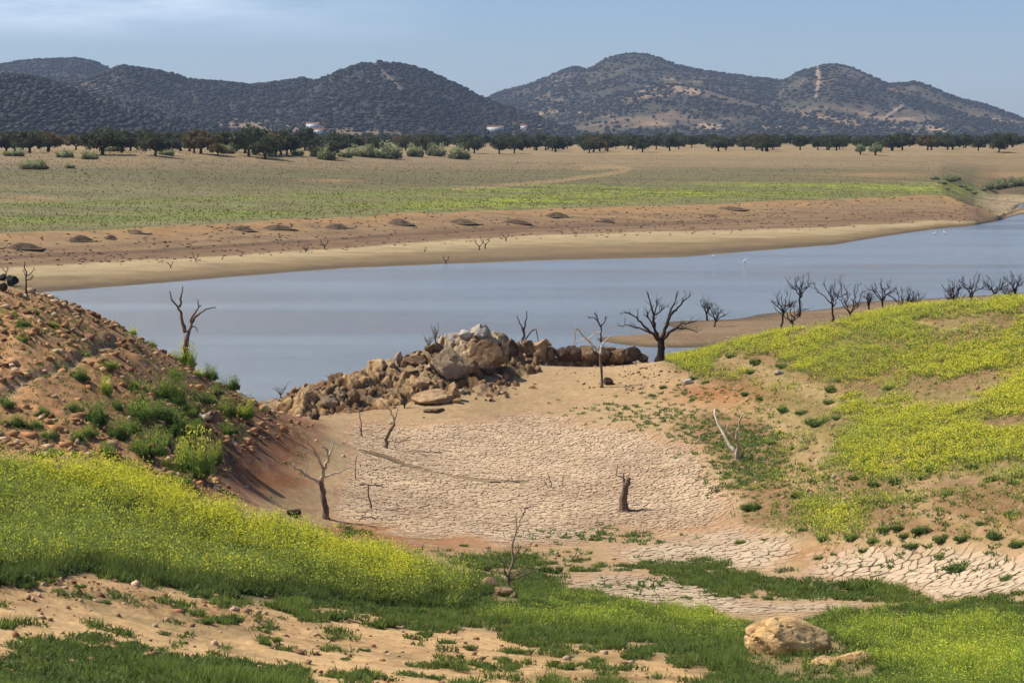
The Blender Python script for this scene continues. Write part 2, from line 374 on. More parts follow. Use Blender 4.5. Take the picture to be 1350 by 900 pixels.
def tube(V, Fc, pts, rad, sides=7):
    pts = np.asarray(pts, float); n = len(pts); base = sum(len(v) for v in V); T = np.gradient(pts, axis=0); T = unit(T)
    ref = np.array([0,1,0.]) if abs(T[0][1]) < .8 else np.array([1,0,0.]); ring = []
    for k in range(n):
        a = unit(np.cross(T[k], ref)); b = np.cross(T[k], a)
        an = np.linspace(0, 2*math.pi, sides, endpoint=False); rr = rad[k]*(1+.14*np.sin(an*3+k*1.3))
        ring.append(pts[k]+np.outer(np.cos(an)*rr, a)+np.outer(np.sin(an)*rr, b))
    V.append(np.concatenate(ring))
    for k in range(n-1):
        for s in range(sides):
            a = base+k*sides+s; b = base+k*sides+(s+1) % sides; Fc.append((a, b, b+sides, a+sides))
    V.append(np.array([pts[0], pts[-1]])); c0 = base+n*sides
    for s in range(sides):
        Fc.append((c0, base+(s+1)%sides, base+s, c0)); e = base+(n-1)*sides; Fc.append((c0+1, e+s, e+(s+1)%sides, c0+1))
def tubemesh(name, tubes, mat, sides=7):
    me = bpy.data.meshes.new(name); V = []; Fc = []
    for p, r in tubes: tube(V, Fc, p, r, sides)
    V = np.concatenate(V); me.from_pydata(V.tolist(), [], [f if f[0] != f[3] else f[:3] for f in Fc])
    me.polygons.foreach_set('use_smooth', np.ones(len(me.polygons), bool)); me.materials.append(mat); me.update(); return me
def densify(line, r0, r1, wob=.03, k=4):
    line = np.asarray(line, float); out = [line[0]]
    for a, b in zip(line[:-1], line[1:]):
        L = np.linalg.norm(b-a)
        for j in range(1, k+1): out.append(a+(b-a)*j/k + (R.normal(size=3)*wob*L if j < k else 0))
    out = np.array(out); t = np.linspace(0, 1, len(out)); return out, r0+(r1-r0)*t**.8
# ------------------------------------------------------------------ ground sheet
n1 = fbm(X2*.8, D2*.8, 41, 4, .6); n2 = fbm(X2*.12, D2*.12, 42, 4); n3 = fbm(X2*3.1, D2*3.1, 43, 3, .6)
C = np.empty(Z.shape+(3,)); C[:] = A(188,152,114)
C = mix(C, A(196,160,120), M['sand']); C = mix(C, A(196,144,98), M['slope']); C = mix(C, A(158,106,72), M['gully'])
C = mix(C, A(206,150,106), M['gully']*sm(.1,.4,fbm(X2*.9+D2*.25, D2*.05, 45, 3))*.6); C = mix(C, A(124,80,56), M['gully']*sm(.05,.4,fbm(X2*1.1+D2*.3, D2*.06, 44, 3)))
C = mix(C, A(160,124,86), M['rhill']); C = mix(C, A(164,126,88), M['rlow']); ter = sm(.05,.35,fbm(X2*.05+.25*n2, Z*2.6, 49, 3, .6)); C = mix(C, A(140,104,70), ter*np.clip(M['rhill']+M['rlow'],0,1)*.55); C = mix(C, A(206,170,126), sm(.05,.35,-fbm(X2*.05+.25*n2, Z*2.6, 49, 3, .6))*np.clip(M['rhill']+M['rlow'],0,1)*.4); C = mix(C, A(222,176,126), M['track']); C = mix(C, A(190,152,110), M['fgr'])
C = mix(C, A(104,106,58), np.clip(M['must'],0,1)*.8); C = mix(C, A(140,138,70), M['rhill']*.35*sm(-.3,.3,n2)); C = mix(C, A(104,104,60), M['fgr']*.45)
C = mix(C, A(196,164,126), sm(0,.5,MUD)*.8); C = mix(C, A(96,70,50), sm(.72,.98,MUD)*.85)
blob = lambda cx, cy, rx, ry: np.where(NB & isnear, np.exp(-((wx-cx)/rx)**2-((wy-cy)/ry)**2), 0)
C = mix(C, A(178,112,66), .9*np.clip(blob(375,632,40,14)+blob(560,715,130,14)*.8+blob(470,700,80,10)*.8+blob(940,520,60,14)+blob(1090,735,60,14)*.7+blob(880,695,60,8)*.8, 0, 1))
C = mix(C, A(140,96,68), .7*np.clip(blob(330,585,34,34)+blob(300,640,28,24), 0, 1))
C = mix(C, A(150,138,120), .6*np.clip(trk, 0, 1)*M['slope'])
C = mix(C, A(182,152,116), .7*np.where(NB & isnear, np.clip(1.3-dline(wx, wy, [(440,585),(500,598),(560,622),(630,634),(690,637)], 2.2)/9, 0, 1), 0))
C = mix(C, A(140,118,92), .55*RM)
C = mix(C, A(96,78,62), RM*sm(.0,.5,n1)*.7)
spit = isnear & (Z < 1.0) & (D2 > 205) & (RM < .05)
C = mix(C, A(150,122,92), spit*1.0); C = mix(C, A(118,98,70), spit*np.clip(sm(.25,-.1,Z), 0, 1)); C = mix(C, A(118,88,66), spit*.5*sm(0,.5,fbm(X2*.05,D2*.5,46)))
wet = isnear & (D2 > 150); C = mix(C, A(92,74,54), wet*sm(.3,0,Z)*.8)
st1 = fbm(X2*.06, D2*.9, 47, 4, .6); C = mix(C, A(232,190,140), M['track']*sm(.0,.45,st1)*.6); C = mix(C, A(168,122,80), M['track']*sm(.05,.5,-st1)*.4)
C = mix(C, A(150,104,66), M['track']*sm(.15,.5,n3)*sm(-.1,.3,n2)*.4); C = mix(C, A(176,128,84), berm*M['track']*.5)
C = mix(C, A(120,106,64), M['track']*sm(.1,.4,fbm(X2*.35,D2*.35,48,4,.6))*.45); C = mix(C, A(148,108,70), M['track']*sm(.1,.45,fbm(X2*.2+5,D2*.5,50,5,.65))*.5)
# fine soil mottling
C *= (1+.16*n1+.12*n2+.12*n3)[...,None]
C *= np.array([1.0,1.03,.90]); C = mix(C, A(214,184,150), np.where(NB & isnear, sm(.35,.55,n3)*(.25+.35*M['slope']), 0))
C = mix(C, A(110,74,52), np.where(NB & isnear, sm(.25,.5,-n3)*(.10+.4*M['slope']), 0))
# far bank
py = PY2; s = S2; e = fbm(X2*.02, D2*.08, 51, 4); e2 = fbm(X2*.10, D2*.35, 52, 4, .6); e3 = fbm(X2*.35, D2*.5, 53, 3, .6)
Fc = np.empty_like(C); Fc[:] = A(108,88,62)
ss = s+.06*e+.03*e2
Fc = mix(Fc, A(146,122,86), sm(.05,.35,ss)); Fc = mix(Fc, A(186,162,122), sm(.4,.75,ss+.12*e2)); Fc = mix(Fc, A(200,174,132), sm(.75,.95,ss+.08*e2)*.7); Fc = mix(Fc, A(150,126,90), sm(.1,.5,fbm(X2*.01, s*14, 57, 3))*(s<1)*.5)
Fc = mix(Fc, A(148,116,84), sm(1.0,1.07,ss)); lin = sm(-.1,.3,fbm(X2*.012+.3*e2, s*30, 54, 4, .6)); Fc = mix(Fc, A(112,86,64), lin*sm(1.02,1.2,ss)*.7); Fc = mix(Fc, A(176,146,108), sm(.0,.4,fbm(X2*.02, s*22, 58, 4, .6))*sm(1.02,1.1,ss)*.5)
Fc = mix(Fc, A(164,134,96), sm(1.35,1.75,ss+.25*e2)*.8); Fc = mix(Fc, A(190,144,92), sm(1.62,2.0,ss+.25*e+.25*e3)*.6)
Fc = mix(Fc, A(142,132,82), sm(2.02,2.10,ss+.05*e2))
h2 = sm(2.05,2.15,ss)
yb = np.exp(-((py-np.interp(PX2,[0,450,700,900,1240],[292,275,264,255,249]))/9)**2)+.8*np.exp(-((py-np.interp(PX2,[0,450,700,900,1240],[272,257,248,243,240]))/5)**2)
Fc = mix(Fc, A(162,148,122), h2*(1-np.clip(yb,0,1))*.6*sm(-.2,.4,e2)*sm(238,258,py))
Fc = mix(Fc, A(152,164,66), h2*np.clip(yb,0,1)*sm(-.5,.3,e2+.4*e)*.8)
Fc = mix(Fc, A(196,200,62), h2*np.clip(yb,0,1)*sm(-.1,.4,e3+.5*e)*.8*sm(450,720,PX2))
Fc = mix(Fc, A(136,120,84), h2*sm(249,236,py+5*e)*.9); Fc = mix(Fc, A(112,98,76), h2*sm(246,236,py)*sm(222,230,py)*.6*sm(-.2,.5,e2))
Fc = mix(Fc, A(136,134,76), h2*np.exp(-((py-231)/4)**2)*.5)
Fc = mix(Fc, A(176,148,110), h2*sm(226,214,py+4*e)*.85); Fc = mix(Fc, A(112,100,78), h2*np.exp(-((py-216)/2.5)**2)*.55*sm(.0,.4,e2+.2)*(PX2 < 760))
Fc = mix(Fc, A(190,160,118), h2*sm(208,201,py)*.8); Fc = mix(Fc, A(132,124,88), sm(192,188,py)*h2*.7)
orn = np.clip(np.exp(-((PX2-1165)/80)**2-((py-230)/3.5)**2)+np.exp(-((PX2-440)/40)**2-((py-238)/2.2)**2)+np.exp(-((PX2-30)/60)**2-((py-262)/4)**2)*.7, 0, 1)
Fc = mix(Fc, A(196,150,104), orn*h2*.8)
path = np.clip(1.6-dline(PX2, py, [(600,249),(660,245),(740,238),(790,231),(822,226),(828,222),(806,220),(770,222)], 2.5)/5, 0, 1)
Fc = mix(Fc, A(190,158,112), path*h2*.8)
rt = sm(1275,1320,PX2)
Fc = mix(Fc, A(196,170,134), rt*(s > 2)*(s < 5.3)); Fc = mix(Fc, A(182,142,98), rt*sm(5.0,5.3,s)*sm(6.6,6.1,s)); Fc = mix(Fc, A(104,88,66), rt*sm(5.05,5.25,s)*sm(6.2,6.0,s)*sm(1285,1310,PX2+8*e2)*.85); Fc = mix(Fc, A(120,92,70), sm(1255,1285,PX2)*(s > 1.3)*(s < 3.6)*sm(0,.4,e2+.3)*(1-rt))
Fc = mix(Fc, A(92,74,56), rt*(s > 0)*sm(.15,0,Z))
hs = fbm(X2*.007, D2*.14, 59, 4, .6); Fc = mix(Fc, A(160,138,98), h2*sm(.0,.4,hs)*sm(262,240,py)*.45); Fc = mix(Fc, A(104,104,66), h2*sm(.0,.4,-hs)*.35)
hf = fbm(X2*.7, D2*.5, 60, 3, .7); Fc *= (1-.16*h2[...,None])*np.array([1.0,1.0,.90])*(1+.13*e2+.15*e3+.16*hf)[...,None]
fm = (~isnear).astype(float); C = C*(1-fm[...,None])+Fc*fm[...,None]; C = np.clip(C, .004, .8)
nr, nc = Z.shape; idx = np.arange(nr*nc).reshape(nr, nc)
Q = np.stack([idx[:-1,:-1], idx[:-1,1:], idx[1:,1:], idx[1:,:-1]], -1).reshape(-1,4)
me = mesh('ground', np.stack([X2, D2, Z], -1).reshape(-1,3), Q, MG, C.reshape(-1,3), True)
tag(link('ground', me), 'bare soil, drying lakebed and distant plain around the reservoir', kind='structure')
# ------------------------------------------------------------------ water
mw, nt, b = newmat('water'); b.inputs['Base Color'].default_value = (*A(142,146,138), 1); b.inputs['Roughness'].default_value = .12; b.inputs['Specular IOR Level'].default_value = .5; b.inputs['IOR'].default_value = 1.33
a1 = noise(nt, 1.1, 6, .7, sc=(.5, 1.5, 1)); bump(nt, b, a1.outputs[0], .7, .25); a2 = noise(nt, .02, 5, .6, sc=(.35, 1.6, 1)); r2_ = ramp(nt, a2.outputs[0], [(.38, (.07,)*3), (.62, (.20,)*3)]); nt.links.new(r2_.outputs[0], b.inputs['Roughness']); r3_ = ramp(nt, a2.outputs[0], [(.35, A(138,150,156)), (.65, A(154,158,152))]); nt.links.new(r3_.outputs[0], b.inputs['Base Color'])
w = mesh('water', [(-220,120,0),(320,120,0),(420,1000,0),(-300,1000,0)], [(0,1,2,3)], mw); tag(link('water', w), 'calm grey blue reservoir water', kind='structure')
# ------------------------------------------------------------------ hills
LAY = [ # ridge distance, front width, skyline
 (5600, 1500, [(-400,70),(-100,84),(0,88),(30,82),(70,79),(100,78),(125,82),(150,93),(200,115),(260,150),(330,178),(500,186)]),
 (4300, 1250, [(-200,130),(0,128),(60,113),(110,107),(140,98),(165,90),(200,96),(230,101),(250,107),(290,110),(330,115),(355,111),(400,103),(430,112),(480,135),(560,165),(640,186)]),
 (4000, 1150, [(330,186),(380,140),(410,112),(440,100),(470,89),(495,85),(520,86),(545,91),(570,100),(600,114),(630,128),(660,140),(690,150),(720,160),(760,172),(800,180),(850,187)]),
 (3000, 800, [(-400,95),(-100,100),(0,103),(50,107),(90,118),(140,132),(190,146),(240,158),(300,170),(360,180),(420,187)]),
 (6000, 1900, [(500,186),(580,150),(638,130),(665,119),(700,110),(735,97),(755,91),(775,95),(800,82),(825,78),(850,78),(870,82),(890,88),(920,93),(950,97),(1000,103),(1030,106),(1060,108),(1120,115),(1200,130),(1300,155),(1400,185)]),
 (5600, 1600, [(980,186),(1010,125),(1030,107),(1050,97),(1075,90),(1095,89),(1120,95),(1145,103),(1165,111),(1185,110),(1200,108),(1220,115),(1250,126),(1270,132),(1290,136),(1310,143),(1350,158),(1400,172),(1460,186)]),
 (5000, 1300, [(610,188),(680,170),(720,152),(760,138),(800,122),(840,113),(880,110),(920,116),(960,128),(1010,140),(1080,150),(1160,158),(1260,165),(1360,172),(1460,188)]),
]
HU = np.linspace(-.34, .34, 760); HD = np.concatenate([np.arange(2050, 4600, 22), np.arange(4600, 7600, 34)])
hd, hu = np.meshgrid(HD, HU, indexing='ij'); hx = hd*hu; hpx = 675+F*hu
hz = np.full(hd.shape, 13.0)
for q, (Dr, W, sk) in enumerate(LAY):
    sx, sy = zip(*sk); wob = hpx + 12*fbm(hx*.0012, hd*.0012, 60+q)*np.clip(abs(hd-Dr)/600, 0, 1); yy = np.interp(wob, sx, sy, left=190, right=190)
    zc = CZ + (HY-yy-2.0)/F*Dr; t = np.clip((Dr-hd)/W, -1, 1); pr = np.where(t > 0, np.cos(np.clip(t,0,1)*math.pi/2)**1.25, np.cos(t*math.pi/2)**1.5)
    g = 1+.22*fbm(hx*.004, hd*.0025, 70+q, 4)*np.clip(np.abs(t)*3, 0, 1)
    hz = np.maximum(hz, 10+(zc-10)*pr*g)
hz += 2.0*fbm(hx*.012, hd*.012, 80, 4)*sm(14, 40, hz)
hpx2, hpy = proj(hx, hd, hz)
c1 = fbm(hx*.004, hd*.004, 81, 4); c2 = fbm(hx*.02, hd*.02, 82, 4, .6)
HC = np.empty(hz.shape+(3,)); HC[:] = A(80,74,52); HC = mix(HC, A(58,56,40), sm(-.3,.3,c2))
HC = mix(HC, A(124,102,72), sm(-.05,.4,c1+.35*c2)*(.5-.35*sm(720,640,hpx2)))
HB = lambda cx, cy, rx, ry: np.exp(-((hpx2-cx)/rx)**2-((hpy-cy)/ry)**2)
HC = mix(HC, A(196,160,120), sm(.0,.35,c2+.3*c1)*np.clip(HB(880,118,60,24)+HB(1000,100,40,16)*0+HB(740,150,70,12)*.8+HB(1110,155,120,10)*.6+HB(960,165,110,7)+HB(1240,172,90,6)*1.2+HB(1310,160,60,5)+HB(1090,108,40,12)*.5+HB(1140,125,40,12)*.4+HB(130,140,60,20)*.55+HB(80,110,50,5)*.9,0,1))
HC = mix(HC, A(214,178,132), np.clip(HB(335,168,50,7)+HB(300,160,25,4)+HB(430,170,60,3)*.8+HB(480,176,50,3)+HB(640,172,50,2.5)*.8+HB(710,168,14,4), 0, 1)*.8)
fb = lambda l, w: np.clip(1.5-dline(hpx2, hpy, l, 1)/w, 0, 1)
HC = mix(HC, A(186,160,130), .8*np.clip(fb([(491,85),(512,102)],1.6)+fb([(515,104),(531,121)],1.3)+fb([(1077,91),(1079,106),(1075,128)],2.0)+fb([(1190,139),(1166,155)],1.6)+fb([(140,98),(160,92)],1.6)*.7+fb([(600,128),(640,122)],2.5)*.7, 0, 1))
str_ = (np.sin(hpx2*.95+hpy*.2) > .1)*HB(735,115,18,16); HC = mix(HC, A(160,135,112), str_*.8)
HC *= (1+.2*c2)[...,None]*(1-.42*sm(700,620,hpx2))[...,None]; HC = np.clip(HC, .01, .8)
nr, nc = hz.shape; idx = np.arange(nr*nc).reshape(nr, nc)
Q = np.stack([idx[:-1,:-1], idx[:-1,1:], idx[1:,1:], idx[1:,:-1]], -1).reshape(-1,4)
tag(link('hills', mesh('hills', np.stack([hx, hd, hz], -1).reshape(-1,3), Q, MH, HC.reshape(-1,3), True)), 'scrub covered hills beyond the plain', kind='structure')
def HZ(x, y):
    u = np.clip((x/y-HU[0])/(HU[1]-HU[0]), 0, len(HU)-1).astype(int); i = np.clip(np.searchsorted(HD, y), 0, len(HD)-1); return hz[i,u], hpx2[i,u], hpy[i,u]
# low-poly shrub/tree clumps as one mass
def ico():
    t = (1+5**.5)/2; v = np.array([(-1,t,0),(1,t,0),(-1,-t,0),(1,-t,0),(0,-1,t),(0,1,t),(0,-1,-t),(0,1,-t),(t,0,-1),(t,0,1),(-t,0,-1),(-t,0,1)],float)
    f = np.array([(0,11,5),(0,5,1),(0,1,7),(0,7,10),(0,10,11),(1,5,9),(5,11,4),(11,10,2),(10,7,6),(7,1,8),(3,9,4),(3,4,2),(3,2,6),(3,6,8),(3,8,9),(4,9,5),(2,4,11),(6,2,10),(8,6,7),(9,8,1)])
    return v/np.linalg.norm(v[0]), f
IV, IF = ico()
def blobs(name, P, S, cols, mat, jitter=.3):
    n = len(P); V = P[:,None,:] + IV[None]*(1+R.uniform(-jitter, jitter, (n,12,1)))*np.asarray(S).reshape(n,-1,3 if np.ndim(S) > 1 else 1)
    Fx = (IF[None]+(np.arange(n)*12)[:,None,None]).reshape(-1,3); c = np.repeat(cols, 12, 0)*R.uniform(.75,1.25,(n*12,1))
    return mesh(name, V.reshape(-1,3), Fx, mat, c)
n = 140000; y = R.uniform(2300, 6300, n); x = y*R.uniform(-.26,.26,n); z_, qx, qy = HZ(x, y)
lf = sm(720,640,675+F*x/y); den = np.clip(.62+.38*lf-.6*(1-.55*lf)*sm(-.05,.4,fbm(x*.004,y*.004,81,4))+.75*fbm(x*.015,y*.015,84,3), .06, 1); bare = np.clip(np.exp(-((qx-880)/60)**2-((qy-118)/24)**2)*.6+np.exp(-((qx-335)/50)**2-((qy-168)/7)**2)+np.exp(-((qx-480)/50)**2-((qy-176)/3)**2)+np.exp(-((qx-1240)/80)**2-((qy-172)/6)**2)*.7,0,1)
fbk = np.minimum.reduce([dline(qx,qy,[(491,83),(512,102)]), dline(qx,qy,[(515,104),(531,121)]), dline(qx,qy,[(1077,89),(1079,106),(1075,128)]), dline(qx,qy,[(1190,139),(1166,155)])])
k = (R.uniform(size=n) < den*(1-bare)) & (z_ > 15) & (fbk > 2.2)
x, y, z_ = x[k], y[k], z_[k]; q0 = R.uniform(0,1,len(x))**2.2; S = np.stack([(1.3+3.6*q0)*R.uniform(.7,1.5,len(x)), (1.3+3.6*q0)*R.uniform(.7,1.5,len(x)), 1.1+2.2*q0], 1)
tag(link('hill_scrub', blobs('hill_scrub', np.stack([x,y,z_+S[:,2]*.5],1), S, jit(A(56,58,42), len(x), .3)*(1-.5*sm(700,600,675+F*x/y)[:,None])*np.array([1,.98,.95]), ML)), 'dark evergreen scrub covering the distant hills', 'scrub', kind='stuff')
# olive grove rows on the left hillside
og = []
for r_ in range(26):
    for c_ in range(34):
        px_ = 96+c_*5.2+r_*2.2; py_ = 108+r_*1.9+c_*1.15
        if not inpoly(np.array([px_]), np.array([py_]), [(100,118),(170,108),(215,128),(270,152),(262,164),(200,160),(150,146)])[0]: continue
        a_, b_, c2_ = ray(px_, py_); d = HD[HD > 2400]; zz = CZ+c2_/b_*d; g = HZ(a_/b_*d, d)[0]; kk = np.nonzero(zz <= g)[0]
        if len(kk): og.append((a_/b_*d[kk[0]], d[kk[0]], g[kk[0]]))
og = np.array(og); print('olives', len(og))
tag(link('olive_grove', blobs('olive_grove', og+[0,0,1.5], np.full((len(og),3), 2.3)*R.uniform(.8,1.2,(len(og),3)), jit(A(136,138,112), len(og)), ML)), 'grey green olive trees planted in rows across the left hillside', 'olive grove', kind='stuff')
# ------------------------------------------------------------------ holm oaks
def oak_meshes(seed, h=7.5, w=9.5, col=A(62,66,42), nleaf=1500):
    r = random.Random(seed); th = h*.22; tubes = []
    tip = (r.uniform(-.3,.3), 0, th); tubes.append((np.array([(0,0,-.3),(r.uniform(-.15,.15),0,th*.5), tip]), np.array([.48,.36,.34])))
    lobes = []
    for k in range(6):
        a = k/6*6.28+r.uniform(-.3,.3); e = (math.cos(a)*w*.3, math.sin(a)*w*.3, h*r.uniform(.40,.60))
        tubes.append((np.array([tip, ((tip[0]+e[0])/2*1.1, e[1]/2*1.1, (tip[2]+e[2])/2), e]), np.array([.24,.15,.06])))
        lobes.append((e[0]*1.05, e[1]*1.05, e[2], w*r.uniform(.17,.24), h*r.uniform(.17,.25)))
    lobes += [(r.uniform(-.12,.12)*w, r.uniform(-.12,.12)*w, h*.74, w*.28, h*.24), (0,0,h*.52,w*.26,h*.2)]
    for k in range(6):
        a = r.uniform(0,6.28); q = r.uniform(.15,.38)*w; lobes.append((math.cos(a)*q, math.sin(a)*q, h*r.uniform(.35,.8), w*r.uniform(.09,.15), h*r.uniform(.08,.15)))
    tm = TM(); P = []
    for (x,y,z,rw,rh) in lobes:
        k = int(nleaf*rw/w/1.9); u = rdir(k); rr = R.uniform(.55,1.08,(k,1)); P.append(np.array([x,y,z])+u*rr*[rw,rw,rh])
    P = np.concatenate(P); D = rdir(len(P)); c = jit(col, len(P), .35); tm.add(blades(P, D, R.uniform(.5,1.0,len(P)), R.uniform(.4,.8,len(P)), c, c*1.2))
    return tubemesh('oak_trunk', tubes, BK['oak'], 6), tm.build('oak_crown', ML)
OAK = [oak_meshes(i, 7.5*random.Random(i).uniform(.92,1.08), 9.5*random.Random(i+50).uniform(.85,1.15), A(84,90,56) if i != 3 else A(120,104,62)) for i in range(6)]
WIL = [oak_meshes(20+i, 5.0, 5.5, A(160,172,120), 700) for i in range(2)]
proto = {}
def oak(v, loc, sc, rz, label, group, cat='tree', name='holm_oak', src=OAK):
    key = (name, v)
    s3 = (sc[0], sc[0], sc[1])
    if key not in proto:
        t = thing(name, label, cat, loc, rz, group); link('trunk', src[v][0], t); link('crown', src[v][1], t); proto[key] = t; t.scale = s3; return t
    return copy_thing(proto[key], loc, rz, s3, label, group)
ORD = ['first','second','third','fourth','fifth','sixth','seventh','eighth','ninth','tenth','eleventh','twelfth','thirteenth','fourteenth','fifteenth','sixteenth','seventeenth','eighteenth','nineteenth','twentieth','twenty-first','twenty-second','twenty-third','twenty-fourth','twenty-fifth','twenty-sixth','twenty-seventh','twenty-eighth','twenty-ninth','thirtieth']
lo = [(8,199,16,26),(30,198,20,28),(65,199,24,34),(100,198,22,28),(135,204,38,52),(172,199,22,32),(205,206,30,40),(228,200,16,22),(265,203,34,46),(287,206,18,22),(328,206,43,42),(348,203,33,26),(378,205,32,32),(402,199,34,34),(440,199,24,26),(468,198,22,28)]
for k, (px, py, hh, ww) in enumerate(lo):
    p = hit(px, py); m_ = p[1]/F; lab = f'{ORD[k]} big holm oak from the left on the left plain'
    if k == 10: lab = 'tallest dark round holm oak at the left end of the plain'
    if k == 4: lab = 'broadest dark holm oak on the left plain under the far left hill'
    oak(3 if k in (8,2) else k % 6, p, (ww*m_/9.5*1.1, hh*m_/7.5), k*1.1, lab, 'big holm oaks on the left of the plain')
ro = [(497,201,16),(530,200,18),(562,204,22),(612,200,18),(625,203,22),(658,204,21),(678,203,20),(705,199,17),(728,200,17),(748,197,16),(777,203,19),(798,200,17),(812,197,15),(847,202,21),(865,198,17),(883,200,20),(895,198,16),(912,196,16),(938,196,17),(957,199,19),(982,199,17),(1005,198,18),(1019,199,17),(1055,199,20),(1078,199,18),(1090,199,20),(1107,198,17),(1175,200,19),(1249,199,16),(1290,200,17),(1317,202,20)]
for k, (px, py, hh) in enumerate(ro):
    p = hit(px, py-1.0); m_ = p[1]/F; lab = f'{ORD[k] if k < 30 else "last"} holm oak from the left in the front row'
    oak(k % 6 if k % 6 != 3 else 0, p, (hh*1.25*m_/9.5, hh*m_/7.5), k*2.3, lab, 'holm oaks in the front row of the tree band')
for k, (px, py, hh) in enumerate([(1134,204,14),(1154,205,17)]):
    p = hit(px, py); m_ = p[1]/F; oak(k, p, (hh*1.1*m_/5.5, hh*m_/5), k, ['smaller pale green willow standing before the oak band','larger pale green willow standing before the oak band'][k], 'pale willows before the oak band', name='willow', src=WIL)
cnt = 0
while cnt < 215:
    u = R.uniform(-.235,.235); d = R.uniform(0,1)**1.2*800+(1000 if u > -.07 else 700); x = u*d; px = 675+F*u
    if u > -.07 and d < 1010: continue
    z_ = float(H(x, d)); hh = R.uniform(6,8.2)*(1.0 if px > 450 else .95)
    oak(int(R.integers(0,6)) if R.uniform() < .5 else int(R.integers(0,3)), (x, d, z_), (hh*1.2/7.5, hh/7.5), float(R.uniform(0,6.3)), 'dark holm oak deep inside the long tree band across the plain', 'holm oaks inside the tree band'); cnt += 1
n = 5200; y = R.uniform(1500, 2900, n); u = R.uniform(-.25,.25,n); x = u*y; z_ = np.maximum(H(x, y), HZ(x,y)[0]*(y > 2060)); S = np.stack([R.uniform(3,5,n), R.uniform(3,5,n), R.uniform(2.2,3.2,n)], 1)
gap = fbm(x*.006, y*.004, 91, 3); px_ = 675+F*u; k = ((gap < .25) | (y < 1900)) & ~((abs(px_-470) < 75) & (y > 2100)) & ~((abs(px_-335) < 50) & (y > 2100))
tag(link('oak_wood', blobs('oak_wood', np.stack([x,y,z_+3.2],1)[k], S[k], jit(A(56,60,42), k.sum(), .3), ML)), 'far dark holm oak wood in front of the hills', 'wood', kind='stuff')
# ------------------------------------------------------------------ shrubs on the plain
def shrub_mesh(name, h, rad, n, dark, top, yel=0, lw=.12, fw=.1):
    tm = TM(); q = 9; an = R.uniform(0,6.28,q); r_ = np.sqrt(R.uniform(0,1,q))*rad*.85; herbs(tm, np.stack([np.cos(an)*r_, np.sin(an)*r_*.8, np.zeros(q)],1), h*R.uniform(.25,1.15,q), rad*R.uniform(.2,.5,q), n//q, n//q//2, n//q, yel, lw, lw*.35, fw, dark, top, .6); return tm.build(name)
SG = [shrub_mesh('shrub', 2.6, 2.4, 500, A(100,104,72)*.8, A(138,142,98)*.85, 0, .35, .3) for _ in range(3)]
sh = [(432,211,20,24),(455,208,14,20),(478,207,15,30),(505,209,24,44),(548,207,20,22),(575,206,16,22),(608,210,20,30),(45,223,12,34),(150,200,12,30),(85,208,12,22),(118,210,10,20),(20,206,12,26),(220,205,10,20),(92,222,8,12),(300,203,12,18),(355,207,14,18),(392,205,12,16),(417,207,14,16)]
for k, (px, py, hh, ww) in enumerate(sorted(sh)):
    p = hit(px, py); m_ = p[1]/F; o = link('plain_shrub', SG[k % 3], None, p, (0,0,k), (ww*m_/4.8,ww*m_/4.8,hh*m_/2.6))
    tag(o, f'grey green shrub on the pale plain, {ORD[k]} from the left', 'shrub', 'grey green shrubs on the far plain')
for k,(px,py,ww,hh) in enumerate([(1243,243,12,6),(1252,240,16,9),(1260,238,14,8),(1268,247,12,5),(1276,252,12,5),(1283,256,12,5),(1248,250,10,4),(1303,250,16,9),(1314,249,18,11),(1326,248,18,11),(1338,246,18,12),(1349,245,16,12),(1296,252,10,6),(1320,243,14,8),(1232,237,12,6)]):
    p = hit(px, py); m_ = p[1]/F; o = link('bank_shrub', SG[k % 3], None, p, (0,0,k), (ww*m_/4.8,ww*m_/4.8,hh*m_/2.6))
    tag(o, f'dark dry scrub bush at the far right inlet, {ORD[sorted([1243,1252,1260,1268,1276,1283,1248,1303,1314,1326,1338,1349,1296,1320,1232]).index(px)]} from the left', 'shrub', 'dry scrub bushes at the far right inlet')
# field tufts on the far plain as one mass
tm = TM(); n = 170000; y = R.uniform(400, 980, n); u = R.uniform(-.25,.25,n); x = u*y; s_ = MS(S2, x, y); c_ = MS(C, x, y)
k = (s_ > 2.05) & (s_ < 8) & (R.uniform(size=n) < sm(940,480,y)*.85+.08) & (R.uniform(size=n) < .35+.65*(c_[:,1] > c_[:,0]*.98)); x, y, c_ = x[k], y[k], c_[k]
P = np.stack([x, y, H(x,y)], 1); D = rdir(len(P))*.7; D[:,2] = 1; g = jit(c_*[1.02,1.02,.8], len(P), .35)
tm.add(blades(P, unit(D), R.uniform(.12,.38,len(P)), R.uniform(.2,.5,len(P)), g, g*1.15))
tag(link('field_weeds', tm.build('field_weeds')), 'low weeds tinting the far field green and yellow', 'weeds', kind='stuff')
n = 16000; y = R.uniform(330, 640, n); u = R.uniform(-.25,.22,n); x = u*y; s_ = MS(S2, x, y); k = (s_ > .85) & (s_ < 2.05) & (R.uniform(size=n) < .25+.75*sm(-.1,.5,fbm(x*.05,y*.15,161,3))*(s_ > 1)); x, y = x[k], y[k]
S = R.uniform(.08,.26,len(x)); tag(link('bank_clods', blobs('bank_clods', np.stack([x,y,H(x,y)+S*.1],1), np.stack([S*1.5,S,S*.6],1), jit(A(128,98,70), len(x), .35), ML)), 'small clods and dry tufts dotted along the far bank', 'clods', kind='stuff')
